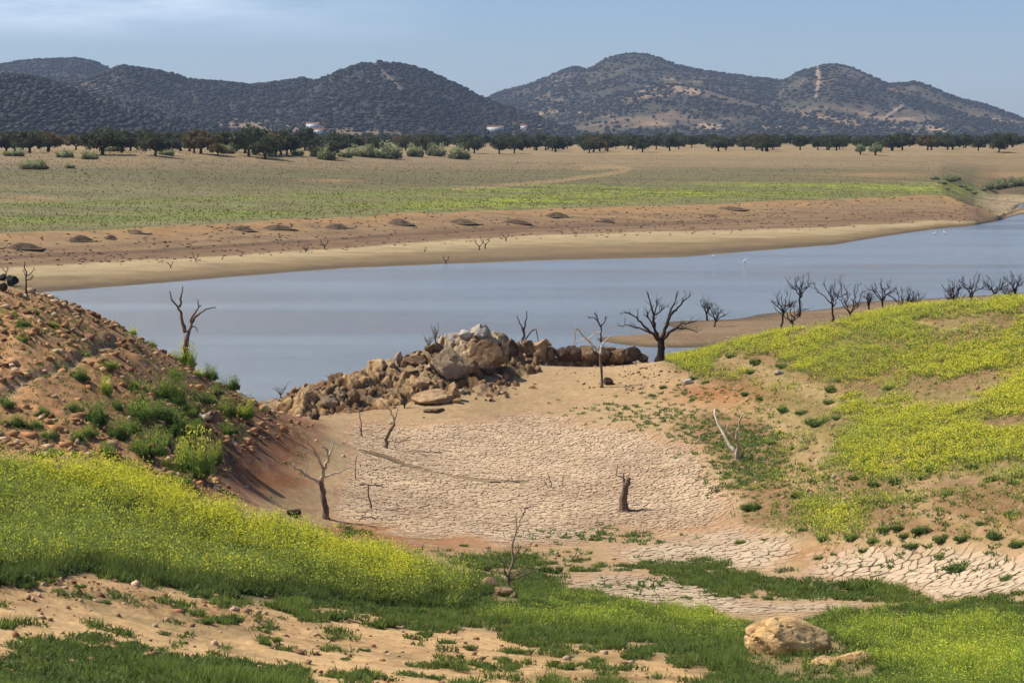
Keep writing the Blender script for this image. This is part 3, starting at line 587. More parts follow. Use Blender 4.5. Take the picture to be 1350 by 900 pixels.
# ------------------------------------------------------------------ rugged bedrock outcrop of the ridge
def worley(x, y, s):
    ix, iy = np.floor(x), np.floor(y); best = np.full(x.shape, 9.0); val = np.zeros(x.shape); sec = np.full(x.shape, 9.0)
    for i in (-1,0,1):
        for j in (-1,0,1):
            cx, cy = ix+i, iy+j; px_ = cx+_h(cx,cy,s); py_ = cy+_h(cx,cy,s+1); d = (x-px_)**2+(y-py_)**2; v = _h(cx,cy,s+2)
            m = d < best; sec = np.where(m, best, np.minimum(sec, d)); val = np.where(m, v, val); best = np.where(m, d, best)
    return np.sqrt(best), val, np.sqrt(sec)-np.sqrt(best)
ox, oy = np.meshgrid(np.arange(-17.5, 13.5, .11), np.arange(158, 202, .13), indexing='ij')
ridge_z = ridge(ox, oy); wxx = ox+.5*fbm(ox*.9,oy*.9,201,3); wyy = oy+.5*fbm(ox*.9+7,oy*.9,202,3)
f1, v1, g1 = worley(wxx*.42, wyy*.36, 210); f2, v2, g2 = worley(wxx*1.1+3, wyy*1.0, 220); f3, v3, g3 = worley(wxx*2.6, wyy*2.4, 230)
oz = ridge_z + .25 + (v1-.55)*.95 + (v2-.5)*.65 + (v3-.5)*.30 + .4*fbm(ox*1.1,oy*1.1,205,5,.65) - .45*np.clip(1-g1/.10,0,1) - .28*np.clip(1-g2/.14,0,1) + .10*fbm(ox*3,oy*3,203,3)
gz = H(ox, oy); keep = (oz > gz-.15) & (ridge_z > gz-.75) & (oy > 150)
no_, mo_ = ox.shape; ix = np.arange(no_*mo_).reshape(no_, mo_); kq = keep[:-1,:-1]|keep[1:,:-1]|keep[1:,1:]|keep[:-1,1:]
Qo = np.stack([ix[:-1,:-1], ix[1:,:-1], ix[1:,1:], ix[:-1,1:]], -1)[kq].reshape(-1,4)
tone = v1*.4+v2*.35+v3*.25; OC = np.empty(ox.shape+(3,)); OC[:] = A(130,100,70); OC = mix(OC, A(104,78,58), sm(.5,.25,tone)); OC = mix(OC, A(188,156,116), sm(.55,.8,tone)); OC = mix(OC, A(226,206,178), sm(.72,.85,v1)*sm(3.5,5,ridge_z)*.8)
OC = mix(OC, A(88,66,50), np.clip(1-g2/.10,0,1)*.6); OC = mix(OC, A(112,84,60), sm(.0,.35,fbm(ox*.35,oy*.35,206,4,.6))*.6); OC *= (1.08+.25*fbm(ox*2.2,oy*2.2,204,4,.7))[...,None]*np.array([1.06,1,.86])
used_v = np.unique(Qo); remap = np.full(no_*mo_, -1); remap[used_v] = np.arange(len(used_v))
MOC = attr_mat('outcrop_stone', .3, 5, .06, bstr=.8)
me = mesh('rock_outcrop', np.stack([ox,oy,np.maximum(oz, gz-.3)],-1).reshape(-1,3)[used_v], remap[Qo], MOC, OC.reshape(-1,3)[used_v])
tag(link('rock_outcrop', me), 'rugged brown bedrock ridge running down to the water in the middle', 'rock outcrop')
# ------------------------------------------------------------------ earth mounds on the far bank
def rock_mesh(name, mat, seed, sub=4, planes=14, nz_=.10, flat=None, fine=.035, lo=.45, hi=.85):
    import bmesh
    bm = bmesh.new(); bmesh.ops.create_icosphere(bm, subdivisions=sub, radius=1); V = np.array([v.co[:] for v in bm.verts]); r = np.random.default_rng(seed)
    Dp = unit(r.normal(size=(planes,3))); of = r.uniform(lo,hi,planes)
    for d_, o_ in zip(Dp, of):
        q = V@d_; m = q > o_; V[m] -= (q[m]-o_)[:,None]*d_*.92
    a = fbm(V[:,0]*2+V[:,2]*1.3+seed, V[:,1]*2-V[:,2]*1.7, seed, 5, .6); a2 = fbm(V[:,0]*7+V[:,2]*5, V[:,1]*7-V[:,2]*6+seed, seed+3, 4, .6)
    V *= (1+nz_*a+fine*a2-.10*np.maximum(0, .12-np.abs(a))/.12*(nz_ > .05))[:,None]
    bm.free(); b2 = bmesh.new(); bmesh.ops.create_icosphere(b2, subdivisions=sub, radius=1); mx = np.abs(V).max(0)
    for v, c in zip(b2.verts, V/mx): v.co = c*.5
    me = bpy.data.meshes.new(name); b2.to_mesh(me); b2.free(); me.materials.append(mat)
    me.polygons.foreach_set('use_smooth', np.ones(len(me.polygons), bool)); me.update()
    try: me.set_sharp_from_angle(angle=.6)
    except Exception: pass
    return me
mm_ = rock_mat('mound_earth', [(.3, A(98,78,58)), (.6, A(130,105,80)), (.8, A(158,130,98))], 3)
def mound_mesh(i):
    g = np.linspace(-.5,.5,30); gx, gy = np.meshgrid(g, g, indexing='ij'); rr_ = np.hypot(gx, gy); an = np.arctan2(gy, gx); ed = .40+.07*np.sin(an*2+i)+.04*np.sin(an*5+2*i)
    q_ = np.clip(rr_/ed, 0, 1.15); z = .5*np.cos(q_*math.pi*.5)**1.4*(q_ < 1) if 0 else np.where(q_ < 1, .42*(1-q_**2)**1.3, -.05); z += .07*fbm(gx*9+i*5, gy*9, 600+i, 4, .6)*(z > .02)
    ix = np.arange(900).reshape(30,30); Q_ = np.stack([ix[:-1,:-1], ix[1:,:-1], ix[1:,1:], ix[:-1,1:]], -1).reshape(-1,4); return mesh('mound', np.stack([gx,gy,z],-1).reshape(-1,3), Q_, mm_, smooth=True)
MND = [mound_mesh(i) for i in range(4)]
mo = [(30,327,44,13),(105,317,30,9),(145,314,24,7),(178,307,34,8),(316,304,32,8),(365,302,36,8),(443,300,42,9),(524,295,38,9),(608,294,38,9),(678,294,32,8),(732,285,34,7),(798,292,28,5),(935,285,22,5),(962,276,34,5)]
for k, (px, py, ww, hh) in enumerate(mo):
    p = hit(px, py); m_ = p[1]/F; o = link('earth_mound', MND[k % 4], None, (p[0],p[1],p[2]-.02), (0,0,k*.7), (ww*m_*[1.25,1.4,1.1,1.3][k % 4], ww*m_*[.8,1.1,.9][k % 3], hh*m_*[1.35,1.75,1.5][k % 3]))
    tag(o, f'low dark heap of earth on the far bank, {ORD[k]} from the left', 'mound', 'dark earth mounds along the far bank')
# ------------------------------------------------------------------ farm buildings
def wallmat(n, c):
    m, nt, b = newmat(n); x = noise(nt, .6, 5, .6); r = ramp(nt, x.outputs[0], [(.3, c*.85), (.7, c)]); nt.links.new(r.outputs[0], b.inputs['Base Color']); return m
WW = wallmat('white_wall', np.array([.75,.74,.7])); WR_ = wallmat('roof_tile', A(160,110,84)); WD = wallmat('window_dark', np.array([.03,.03,.035]))
def box(x0,x1,y0,y1,z0,z1):
    return [(x0,y0,z0),(x1,y0,z0),(x1,y1,z0),(x0,y1,z0),(x0,y0,z1),(x1,y0,z1),(x1,y1,z1),(x0,y1,z1)], [(0,3,2,1),(4,5,6,7),(0,1,5,4),(1,2,6,5),(2,3,7,6),(3,0,4,7)]
def hillhit(px, py):
    a_, b_, c_ = ray(px, py); d = np.arange(2100, 6000, 4.0); zz = CZ+c_/b_*d; g = HZ(a_/b_*d, d)[0]; k = np.nonzero(zz <= g)[0]; k = k[0] if len(k) else 0
    return np.array([a_/b_*d[k], d[k], g[k]])
def house(px, py, w, h, dpt, label, nw=4):
    p = hillhit(px, py); t = thing('farmhouse', label, 'building', p, .1, 'white farm buildings at the foot of the hills')
    v, f = box(-w/2,w/2,0,dpt,-3,h); link('wall', mesh('wall', v, f, WW), t)
    rv = [(-w/2-.4,-.5,h+.01),(w/2+.4,-.5,h+.01),(w/2+.4,dpt+.5,h+.01),(-w/2-.4,dpt+.5,h+.01),(-w/2-.4,dpt/2,h+2.4),(w/2+.4,dpt/2,h+2.4)]
    me = bpy.data.meshes.new('roof'); me.from_pydata(rv, [], [(0,1,5,4),(2,3,4,5),(0,4,3),(1,2,5),(0,3,2,1)]); me.materials.append(WR_); link('roof', me, t)
    for k in range(nw):
        x = -w/2+(k+.5)*w/nw; v, f = box(x-.6,x+.6,-.06,.1,h*.35,h*.35+1.5); link('window', mesh('window', v, f, WD), t)
house(412,173,17,7,8,'taller white farmhouse at the foot of the left hills'); house(420,177,12,4,7,'low white farmhouse beside the taller farmhouse below the left hills',3)
house(653,173,22,5,9,'long white farmhouse below the gap between the hills',5); house(691,171,9,5,7,'small white farmhouse right of the long farmhouse below the gap',2)
# ------------------------------------------------------------------ cracked mud plates (thousands of separate dried plates)
def plates():
    V = []; Fs = []; Cc = []; rr = random.Random(3)
    for (d0, d1, u0, u1, s, names, hh) in [(108,172,-.085,.105,.33,('mud',),.075),(84,118,.015,.32,.44,('mud2','mud3','mud4'),.06)]:
        sx, sy = s, s*1.45; xmin, xmax = min(u0*d0,u0*d1), max(u1*d0,u1*d1); nx, ny = int((xmax-xmin)/sx), int((d1-d0)/sy)
        g = {}
        for j in range(-1, ny+2):
            for i in range(-1, nx+2): g[i,j] = (xmin+(i+.5*(j&1)+rr.uniform(.08,.92)-.5)*sx, d0+(j+rr.uniform(.05,.95))*sy)
        k = [(i,j) for j in range(ny) for i in range(nx)]
        xs = np.array([g[q][0] for q in k]); ys = np.array([g[q][1] for q in k]); mk_ = np.maximum.reduce([MS(M[nm], xs, ys) for nm in names])
        thr = np.clip(.42+.55*fbm(xs*.3, ys*.25, 301, 4, .65), .12, .9); skip = np.zeros(len(xs), bool)
        if s < .4:
            qx, qy = proj(xs, ys, H(xs,ys)); skip = dline(qx, qy, [(440,588),(500,600),(560,622),(630,633),(690,637)], 2.2) < 4.5+4*fbm(xs*.8,ys*.6,305,2)
        far_ = MS(M['mud'], xs, ys) if 0 else None
        for (i,j), mval, t_, sk in zip(k, mk_, thr, skip):
            if mval < t_ or sk: continue
            ef = max(.05, min(1, (mval-t_*.9)/.42))
            cx, cy = g[i,j]; P = [(cx-sx*1.4,cy-sy*1.4),(cx+sx*1.4,cy-sy*1.4),(cx+sx*1.4,cy+sy*1.4),(cx-sx*1.4,cy+sy*1.4)]
            gap = (rr.uniform(.02,.09)*s*1.5 if s < .4 else rr.uniform(.012,.065)*s*1.3)*(.25+.75*ef)
            for a in (-2,-1,0,1,2):
                for b_ in (-2,-1,0,1,2):
                    if (a or b_) and (i+a,j+b_) in g:
                        ox, oy = g[i+a,j+b_]; dx, dy = ox-cx, oy-cy; L_ = math.hypot(dx,dy); dx/=L_; dy/=L_; lim = L_/2-gap
                        if L_/2 > 1.6*sy: continue
                        Nw = []; m_ = len(P)
                        for q in range(m_):
                            p1, p2 = P[q], P[(q+1)%m_]; s1 = (p1[0]-cx)*dx+(p1[1]-cy)*dy-lim; s2 = (p2[0]-cx)*dx+(p2[1]-cy)*dy-lim
                            if s1 <= 0: Nw.append(p1)
                            if (s1 <= 0) != (s2 <= 0): t = s1/(s1-s2); Nw.append((p1[0]+(p2[0]-p1[0])*t, p1[1]+(p2[1]-p1[1])*t))
                        P = Nw
                        if len(P) < 3: break
                if len(P) < 3: break
            if len(P) < 3: continue
            Q = []
            for q in range(len(P)):              # chipped corners
                p0, p1, p2 = P[q-1], P[q], P[(q+1)%len(P)]; c_ = rr.uniform(.08,.34)
                Q.append((p1[0]+(p0[0]-p1[0])*c_, p1[1]+(p0[1]-p1[1])*c_)); c_ = rr.uniform(.08,.34); Q.append((p1[0]+(p2[0]-p1[0])*c_, p1[1]+(p2[1]-p1[1])*c_))
            V.append((cx, cy, np.array(Q), rr.uniform(.35,1.0)*hh*(.12+.88*ef), rr.uniform(-.05,.05)*ef, rr.uniform(-.04,.04)*ef, .15+.85*ef))
    VV = []; FF = []; CC = []; base = 0
    cxs = np.array([v[0] for v in V]); cys = np.array([v[1] for v in V]); hz_ = H(cxs, cys)
    allq = np.concatenate([v[2] for v in V]); hq = H(allq[:,0], allq[:,1]); o = 0
    tone = fbm(cxs*.18, cys*.14, 303, 4, .6); qx, qy = proj(cxs, cys, hz_)
    for (cx,cy,Q,h,tx,ty,mv), hc, tn, ax, ay in zip(V, hz_, tone, qx, qy):
        m_ = len(Q); g_ = hq[o:o+m_]; o += m_
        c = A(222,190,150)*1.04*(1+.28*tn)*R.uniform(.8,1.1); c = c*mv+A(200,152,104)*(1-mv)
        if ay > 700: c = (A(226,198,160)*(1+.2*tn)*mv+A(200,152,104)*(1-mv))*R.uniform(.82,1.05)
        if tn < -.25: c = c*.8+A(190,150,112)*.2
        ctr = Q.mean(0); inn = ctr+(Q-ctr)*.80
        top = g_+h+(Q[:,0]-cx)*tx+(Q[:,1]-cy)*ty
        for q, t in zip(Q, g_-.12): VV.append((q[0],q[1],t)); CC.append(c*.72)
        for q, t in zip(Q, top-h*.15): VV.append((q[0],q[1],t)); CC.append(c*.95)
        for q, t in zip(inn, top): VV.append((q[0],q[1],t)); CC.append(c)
        for q in range(m_):
            e_ = (q+1)%m_; FF.append((base+q,base+e_,base+m_+e_,base+m_+q)); FF.append((base+m_+q,base+m_+e_,base+2*m_+e_,base+2*m_+q))
        FF.append(tuple(range(base+2*m_, base+3*m_))); base += 3*m_
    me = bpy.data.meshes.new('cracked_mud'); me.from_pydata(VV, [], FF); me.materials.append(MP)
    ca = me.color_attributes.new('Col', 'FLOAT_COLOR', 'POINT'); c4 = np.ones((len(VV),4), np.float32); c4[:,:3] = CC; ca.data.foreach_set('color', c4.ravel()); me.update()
    print('plates', len(V)); tag(link('cracked_mud', me), 'pale dried mud split into plates by cracks on the old lakebed', 'mud plates', kind='stuff')
plates()
# ------------------------------------------------------------------ scatter helpers
def plan(n, d0, d1, p0, p1):
    y = np.sqrt(R.uniform(d0*d0, d1*d1, n)); x = y*R.uniform((p0-675)/F, (p1-675)/F, n); z = H(x,y); qx, qy = proj(x,y,z); return x, y, z, qx, qy
def P3(x,y,z): return np.stack([x,y,z],1)
def wpt(x, y, qx, qy): return qx+14*fbm(x*.25,y*.2,111), qy+7*fbm(x*.25+9,y*.2,112)
def gs(qx, qy, l): 
    o = 0
    for cx,cy,rx,ry,*a in l: o = o+(a[0] if a else 1)*np.exp(-((qx-cx)/rx)**2-((qy-cy)/ry)**2)
    return o
# mustard on the near left bank
tm = TM(); x,y,z,qx,qy = plan(44000, 58, 104, -260, 700); a_, b_ = wpt(x,y,qx,qy); mm = spoly(a_, b_, P_MUST, 16); k = R.uniform(size=len(x)) < sm(.35,.6,mm+.35*fbm(x*.9,y*.7,116,3)*(mm<.98))*np.clip(.9+1.7*fbm(x*.8,y*.6,113,4,.6),.15,1)
x,y,z,qx,qy = x[k],y[k],z[k],qx[k],qy[k]
band = np.exp(-((dline(qx,qy,[(70,625),(130,632),(230,668),(330,700),(430,728),(520,752)],1))/30)**2)
yel = np.clip(.05+1.15*band*(.75+.8*fbm(x*.4,y*.3,114,4))+.30*gs(qx,qy,[(320,700,90,28),(130,640,90,22),(560,770,60,14,.5),(0,640,60,20,.6)]), 0, .95)
fe1, fe2 = wpt(x,y,qx,qy); frontedge = sm(26, 4, 10*fbm(x*.9,y*.9,117,2)+np.abs(dline(fe1,fe2,[(0,770),(60,765),(120,752),(200,768),(300,785),(400,790),(480,798),(560,800),(636,780)],1)))
yel *= 1-.8*frontedge; hh = (.60+.30*yel+.45*fbm(x*.7,y*.5,115,4,.6))*(1-.3*frontedge)*R.uniform(.5,1.35,len(x)); hh = np.clip(hh,.15,1.5)
lowd = frontedge > .5
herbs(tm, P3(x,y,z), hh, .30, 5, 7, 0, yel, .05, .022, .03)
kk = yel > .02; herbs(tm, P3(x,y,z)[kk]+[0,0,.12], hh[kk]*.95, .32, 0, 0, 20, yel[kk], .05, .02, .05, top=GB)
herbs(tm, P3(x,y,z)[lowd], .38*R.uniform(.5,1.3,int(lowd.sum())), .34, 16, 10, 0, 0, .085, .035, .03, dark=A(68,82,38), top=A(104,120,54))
x,y,z,qx,qy = plan(2600, 60, 102, -260, 700); a_, b_ = wpt(x,y,qx,qy); k = (spoly(a_,b_,P_MUST,8) > .7) & (fbm(x*.35,y*.3,118,3) > -.15); P_ = P3(x,y,z)[k]; herbs(tm, P_, R.uniform(.9,1.45,len(P_)), .3, 6, 12, 26, R.uniform(.1,.9,len(P_)), .06, .025, .05, top=GB, spread=.5)
tag(link('mustard_field', tm.build('mustard_field')), 'yellow flowering wild mustard covering the near left bank', 'wild mustard', kind='stuff'); print('must', len(x), sum(len(v) for v in tm.v)//3)
# mustard on the right hillside
SOIL = [(990,478,34,9),(1035,497,36,9),(1075,520,26,12,.8),(930,514,46,11),(985,530,45,14),(1040,560,36,24),(1225,508,34,12),(1245,530,40,10),(1320,560,50,8,.8),(1225,425,30,6,.6),(1315,425,40,6,.5),(1115,438,24,5,.6),(1165,455,40,6,.5),(1150,520,20,10,.6),(1180,575,20,14,.4),(1090,600,30,20),(1300,505,20,8,.4)]
def rdens(x,y,qx,qy):
    nn_ = fbm(x*.14,y*.10,120,4,.6); a_, b_ = wpt(x,y,qx,qy)
    top = spoly(a_, b_, P_RHILL, 16); low = spoly(a_, b_, P_RLOW, 20)
    patch = gs(qx,qy,[(1105,690,34,26,1.3),(1060,668,22,14,.8),(1185,660,50,12,.5),(1310,650,60,12,.4),(1190,615,60,16,.5),(1290,600,80,14,.3)])
    return np.clip(top*(.66+1.9*nn_+.5*fbm(x*.6,y*.5,124,3)+.3*sm(1050,1350,qx)-1.6*gs(a_,b_,SOIL)-.9*np.exp(-(dline(a_,b_,[(960,478),(1030,492),(1082,520),(1098,570),(1070,610),(1040,650)],2)/17)**2)-.35*np.exp(-(dline(a_,b_,[(1180,500),(1260,520),(1350,560)],2)/14)**2)) + low*(.0+.5*np.maximum(0,nn_)) + patch*.8, 0, 1), nn_, patch
tm = TM(); x,y,z,qx,qy = plan(46000, 92, 200, 860, 1660); de, nn_, pt = rdens(x,y,qx,qy); k = R.uniform(size=len(x)) < de; x,y,z,qx,qy,de,nn_,pt = [q[k] for q in (x,y,z,qx,qy,de,nn_,pt)]
yel = np.clip(.22+.30*de+.45*fbm(x*.16,y*.16,121,4)-.2*sm(560,640,qy)+.3*pt+.3*sm(1150,1350,qx)*sm(600,500,qy), .06, .75)
hh = R.uniform(.3,.62,len(x))*(.75+.3*de+.5*fbm(x*.5,y*.4,123,3))
herbs(tm, P3(x,y,z), hh, .38, 3, 4, 15, yel*1.15, .08, .04, .066, dark=A(88,100,50), top=A(140,148,68))
tag(link('hill_mustard', tm.build('hill_mustard')), 'yellow green wild mustard carpeting the right hillside', 'wild mustard', kind='stuff'); print('hill', len(x), sum(len(v) for v in tm.v)//3)
# dry grass and small weeds on slopes
tm = TM(); x,y,z,qx,qy = plan(26000, 90, 200, 860, 1660); a_,b_ = wpt(x,y,qx,qy); k = (spoly(a_,b_,P_RLOW,20)+spoly(a_,b_,P_RHILL,12)*.7)*(.45+.8*fbm(x*.2,y*.2,125,3)) > R.uniform(size=len(x)); x,y,z = x[k],y[k],z[k]
herbs(tm, P3(x,y,z), .22, .22, 3, 4, 0, 0, .07, .03, .05, dark=A(112,116,64), top=A(170,160,92))
x,y,z,qx,qy = plan(14000, 84, 150, -60, 460); a_,b_ = wpt(x,y,qx,qy); k = (spoly(a_,b_,P_SLOPE,12)*.22+gs(qx,qy,[(395,600,14,24,.3),(180,560,90,40,.5),(60,440,50,20,.5),(300,550,30,20,.6)])) > R.uniform(size=len(x)); x,y,z = x[k],y[k],z[k]
herbs(tm, P3(x,y,z), .24, .2, 4, 4, 0, 0, .06, .03, .05, dark=A(78,90,50), top=A(130,138,76))
x,y,z,qx,qy = plan(40000, 90, 185, 400, 1350); a_,b_ = wpt(x,y,qx,qy)
g_ = gs(a_,b_,[(975,590,45,26,1.3),(940,570,50,14,.7),(880,552,60,10,.5),(820,540,60,10,.3),(900,520,60,12,.25),(1000,625,40,20,.6),(960,640,30,12,.4),(760,705,50,7,.8),(840,712,40,6,.8),(690,735,60,8,.5),(1130,665,90,30,.2),(1250,690,120,24,.3),(1280,735,90,16,.35),(560,735,60,8,.3),(1000,770,120,12,.3),(830,775,60,8,.4),(1180,745,60,10,.3)])
k = g_*(.7+.9*fbm(x*.5,y*.4,127,3)) > R.uniform(size=len(x)); x,y,z = x[k],y[k],z[k]
herbs(tm, P3(x,y,z), .14, .22, 9, 4, 0, 0, .085, .03, .05, dark=A(82,98,50), top=A(120,134,68))
tag(link('low_weeds', tm.build('low_weeds')), 'low green weeds and dry grass dotted over the slopes and mud edge', 'weeds', kind='stuff'); print('weeds', sum(len(v) for v in tm.v)//3)
# foreground grass and herbs
G_ = [ (1.0, [(-300,862),(0,852),(60,846),(120,848),(200,866),(300,872),(380,884),(420,905),(430,1100),(-300,1100)], 1),
 (1.0, [(590,800),(640,784),(720,772),(800,790),(860,798),(960,816),(1010,838),(985,880),(900,876),(850,848),(800,856),(700,848),(640,828)], 0),
 (1.0, [(1000,850),(1100,812),(1150,812),(1200,800),(1260,795),(1350,790),(1700,780),(1700,1100),(980,1100),(940,885)], 0),
 (1.0, [(830,745),(850,738),(920,742),(1000,750),(1060,765),(1085,772),(1150,765),(1190,782),(1160,792),(1080,793),(1030,782),(960,790),(930,782),(900,764),(850,756),(765,750)], 0),
 (1.0, [(400,790),(500,792),(600,788),(645,790),(640,815),(600,828),(560,832),(540,815),(480,812),(400,806),(370,800)], 1),
 (.9, [(600,742),(660,735),(720,745),(745,765),(720,785),(650,790),(610,775)], 0)]
x,y,z,qx,qy = plan(132000, 44, 108, -120, 1600); a_,b_ = wpt(x,y,qx,qy); g = np.zeros(len(x)); dk = np.zeros(len(x))
for wgt, pl, dkk in G_: s_ = spoly(a_,b_,pl,26)*wgt; g = np.maximum(g, s_); dk = np.where(s_ > .5, dkk, dk)
cl_ = .6*fbm(x*.55,y*.4,131,4,.6)+.55*fbm(x*1.6,y*1.3,132,2)+.25*fbm(x*.15,y*.12,135,3); g = sm(.44,.62,g+cl_*1.0-.04)*np.clip(1.35-y/130,.3,1); g[inpoly(qx,qy,[(975,838),(1100,838),(1125,862),(1160,880),(1160,897),(1060,903),(985,885)])] *= .12; g[inpoly(qx,qy,[(628,765),(650,772),(682,780),(686,796),(640,796),(624,784)])] *= .1
g = np.maximum(g, MS(M['track'],x,y)*.5*sm(.22,.4,fbm(x*.8,y*.7,137,3,.6))); k = g*.8 > R.uniform(size=len(x)); x,y,z,qx,qy,dk = [q[k] for q in (x,y,z,qx,qy,dk)]
tm = TM(); big = fbm(x*.3,y*.25,133,3)
yg = np.clip(gs(qx,qy,[(780,810,120,20,.8),(960,815,60,14,.8),(1200,850,150,40,.9),(1320,880,120,50,.6),(930,830,60,12,.5)])*(.6+.8*big),0,1)
hh = np.clip(.28+.30*big+.22*yg+.18*fbm(x*1.1,y*.9,134,2),.12,.8)*R.uniform(.6,1.25,len(x))
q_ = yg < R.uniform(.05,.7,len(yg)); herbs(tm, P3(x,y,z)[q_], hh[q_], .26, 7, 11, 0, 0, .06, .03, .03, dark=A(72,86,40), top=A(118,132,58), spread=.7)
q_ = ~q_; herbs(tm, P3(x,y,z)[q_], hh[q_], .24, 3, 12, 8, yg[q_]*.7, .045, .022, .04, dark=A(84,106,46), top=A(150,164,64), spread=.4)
tag(link('grass', tm.build('grass')), 'green grass and herbs in the foreground', 'grass', kind='stuff'); print('grass', len(x), sum(len(v) for v in tm.v)//3)
# ------------------------------------------------------------------ labels for look-alikes
LMK = [(430,684,'the twisted gully tree'),(824,675,'the broken stump'),(973,607,'the forked bleached tree'),(247,483,'the tall left bank tree'),
 (670,773,'the twiggy tree'),(1040,845,'the big foreground boulder'),(870,474,'the big black dead tree'),(792,509,'the pale crooked tree'),(265,550,'the fallen log'),
 (510,591,'the slanting pale sapling'),(1110,878,'the flat foreground stone'),(387,677,'the rusty drum'),(1100,690,'the bright mustard clump'),(1350,760,'the right picture edge'),(1350,600,'the right hillside end'),
 (0,700,'the left mustard end'),(15,372,'the black corner rocks'),(1098,422,'the upright crest tree'),(600,445,'the white ridge rocks'),(1350,420,'the right crest end'),(0,880,'the bottom left corner'),(640,880,'the bottom middle')]
used = set()
def near_label(what, px, py, avoid=()):
    c = sorted(LMK, key=lambda l: math.hypot(l[0]-px, (l[1]-py)*1.6)); opts = []
    for lx, ly, nm in c[:7]:
        if any(a in nm for a in avoid): continue
        dx, dy = px-lx, (py-ly)*1.6; D = math.hypot(dx,dy); hd_ = 'just ' if D < 50 else ('' if D < 120 else 'well ')
        if abs(dx) > abs(dy)*2: r_ = 'right of' if dx > 0 else 'left of'
        elif abs(dy) > abs(dx)*2: r_ = 'below' if dy > 0 else 'above'
        else: r_ = ('below' if dy > 0 else 'above')+' and '+('right of' if dx > 0 else 'left of')
        opts.append(f'{what} {hd_}{r_} {nm}')
    for s_ in opts:
        if s_ not in used: used.add(s_); return s_
    return opts[0]
# bushes on the left bank
def bush_mesh(i, h=1.0, rad=.9, n=520, dark=A(58,78,40), top=A(100,118,56), yel=0.0): 
    tm = TM(); q = 9; a = R.uniform(0,6.28,q); r_ = np.sqrt(R.uniform(0,1,q))*rad*.8; P = np.stack([np.cos(a)*r_, np.sin(a)*r_, np.zeros(q)],1)
    herbs(tm, P, h*R.uniform(.3,1.1,q), rad*.38, n//q, n//q//2, n//q, yel, .09, .03, .06, dark, top, .6); return tm.build('bush', MLR)
BD = [bush_mesh(i, 1.0, 1.05, 620, A(66,84,40), A(116,132,62), .05) for i in range(5)]; BY = [bush_mesh(i, 1.0, .8, 520, A(92,112,50), A(150,160,70), .25) for i in range(3)]
lb = [(108,502,26,22,0),(28,430,24,12,0),(14,418,24,12,0),(45,414,18,10,0),(30,450,16,10,0),(143,486,24,12,0),(80,489,18,10,0),(173,513,24,18,0),(125,560,38,38,0),(182,553,44,38,0),(228,535,36,46,0),(267,532,32,24,0),(222,568,48,34,0),
 (158,580,34,30,0),(196,602,42,38,0),(258,628,62,62,1),(297,550,26,32,0),(322,553,30,34,1),(247,482,40,32,1),(236,474,30,18,1),(172,441,22,12,1),(197,453,20,9,0),(302,513,26,22,0),(276,498,22,24,0),(8,536,24,18,0),(98,542,26,16,0),(42,563,28,14,0),(55,548,20,14,0),
 (103,582,24,18,0),(172,622,30,20,0),(143,600,34,20,0),(62,577,24,14,0),(87,603,32,16,0),(140,520,24,26,1),(205,525,36,30,0),(240,578,30,24,0),(285,520,20,18,0),(60,602,26,14,0),(262,497,20,16,1),(235,640,34,22,0),(222,618,20,16,0),(205,552,46,30,0),(245,548,36,30,0),(176,572,36,24,0),(212,590,40,30,0),(185,598,30,22,0),(240,604,30,26,1),(160,540,26,18,0),(118,575,24,18,0),(283,612,26,30,1),(256,575,34,26,0),(300,572,24,20,0),(12,560,30,18,0),(70,432,16,10,0),(110,470,18,10,0),(230,500,26,18,0)]
for k,(px,py,ww,hh,yy) in enumerate(lb):
    p = hitn(px,py,160); m_ = p[1]/F; big_ = 'large' if ww > 36 else ('mid sized' if ww > 24 else 'small'); o = link('bush', (BY[k % 3] if yy else BD[k % 5]), None, (p[0],p[1],p[2]-.03), (0,0,k*1.7), (ww*m_/1.9,ww*m_/1.9,hh*m_/.95))
    tag(o, near_label(f"{big_} {'yellowish' if yy else 'dark green'} bank bush".replace('  ',' '), px, py), 'bush', 'bushes on the stony left bank')
# tussocks on the right slope and clumps in the foreground
TS = [bush_mesh(i, .42, .5, 300, A(72,88,44), A(112,124,62)) for i in range(5)]
ts = [(997,480,20),(1033,484,18),(965,471,16),(990,492,15),(1097,516,22),(1120,522,18),(1095,532,16),(1103,552,16),(985,521,14),(1003,527,13),(1035,543,22),(1057,546,18),(1078,560,34),(1125,632,18),(1145,612,18),(1155,641,22),(1180,637,20),(1230,622,22),(1285,618,22),(1310,634,22),(1338,638,20),(1200,617,18),
 (1075,636,20),(1090,630,16),(993,672,28),(1050,656,20),(1064,662,16),(1215,632,14),(1185,698,20),(1213,703,26),(1110,672,20),(1135,600,18),(1165,596,16),(1060,620,14),(1018,585,12),(1030,573,12),(1045,592,12),(915,500,14),(930,505,12),(1150,492,18),(1215,470,20),(1260,480,16),(1290,455,18),(1330,470,16),(1140,455,16),(1060,455,14),
 (1170,515,18),(1205,560,16),(1265,570,16),(1308,590,20),(1345,600,16),(1240,595,16),(1165,700,26),(1200,722,24),(1240,713,28),(1267,712,24),(1310,710,30),(1342,720,26),(1260,752,40),(1240,735,22),(1140,728,16),(1100,732,14),(975,717,18),(1080,737,14),(1325,765,26),(1190,708,18),(1290,692,16),(1248,655,20),(1210,660,18),(1330,680,24),
 (875,512,12),(860,522,10),(852,532,9),(893,508,10),(910,528,12),(1085,712,22),(1060,700,18),(1125,712,26),(1150,716,22)]
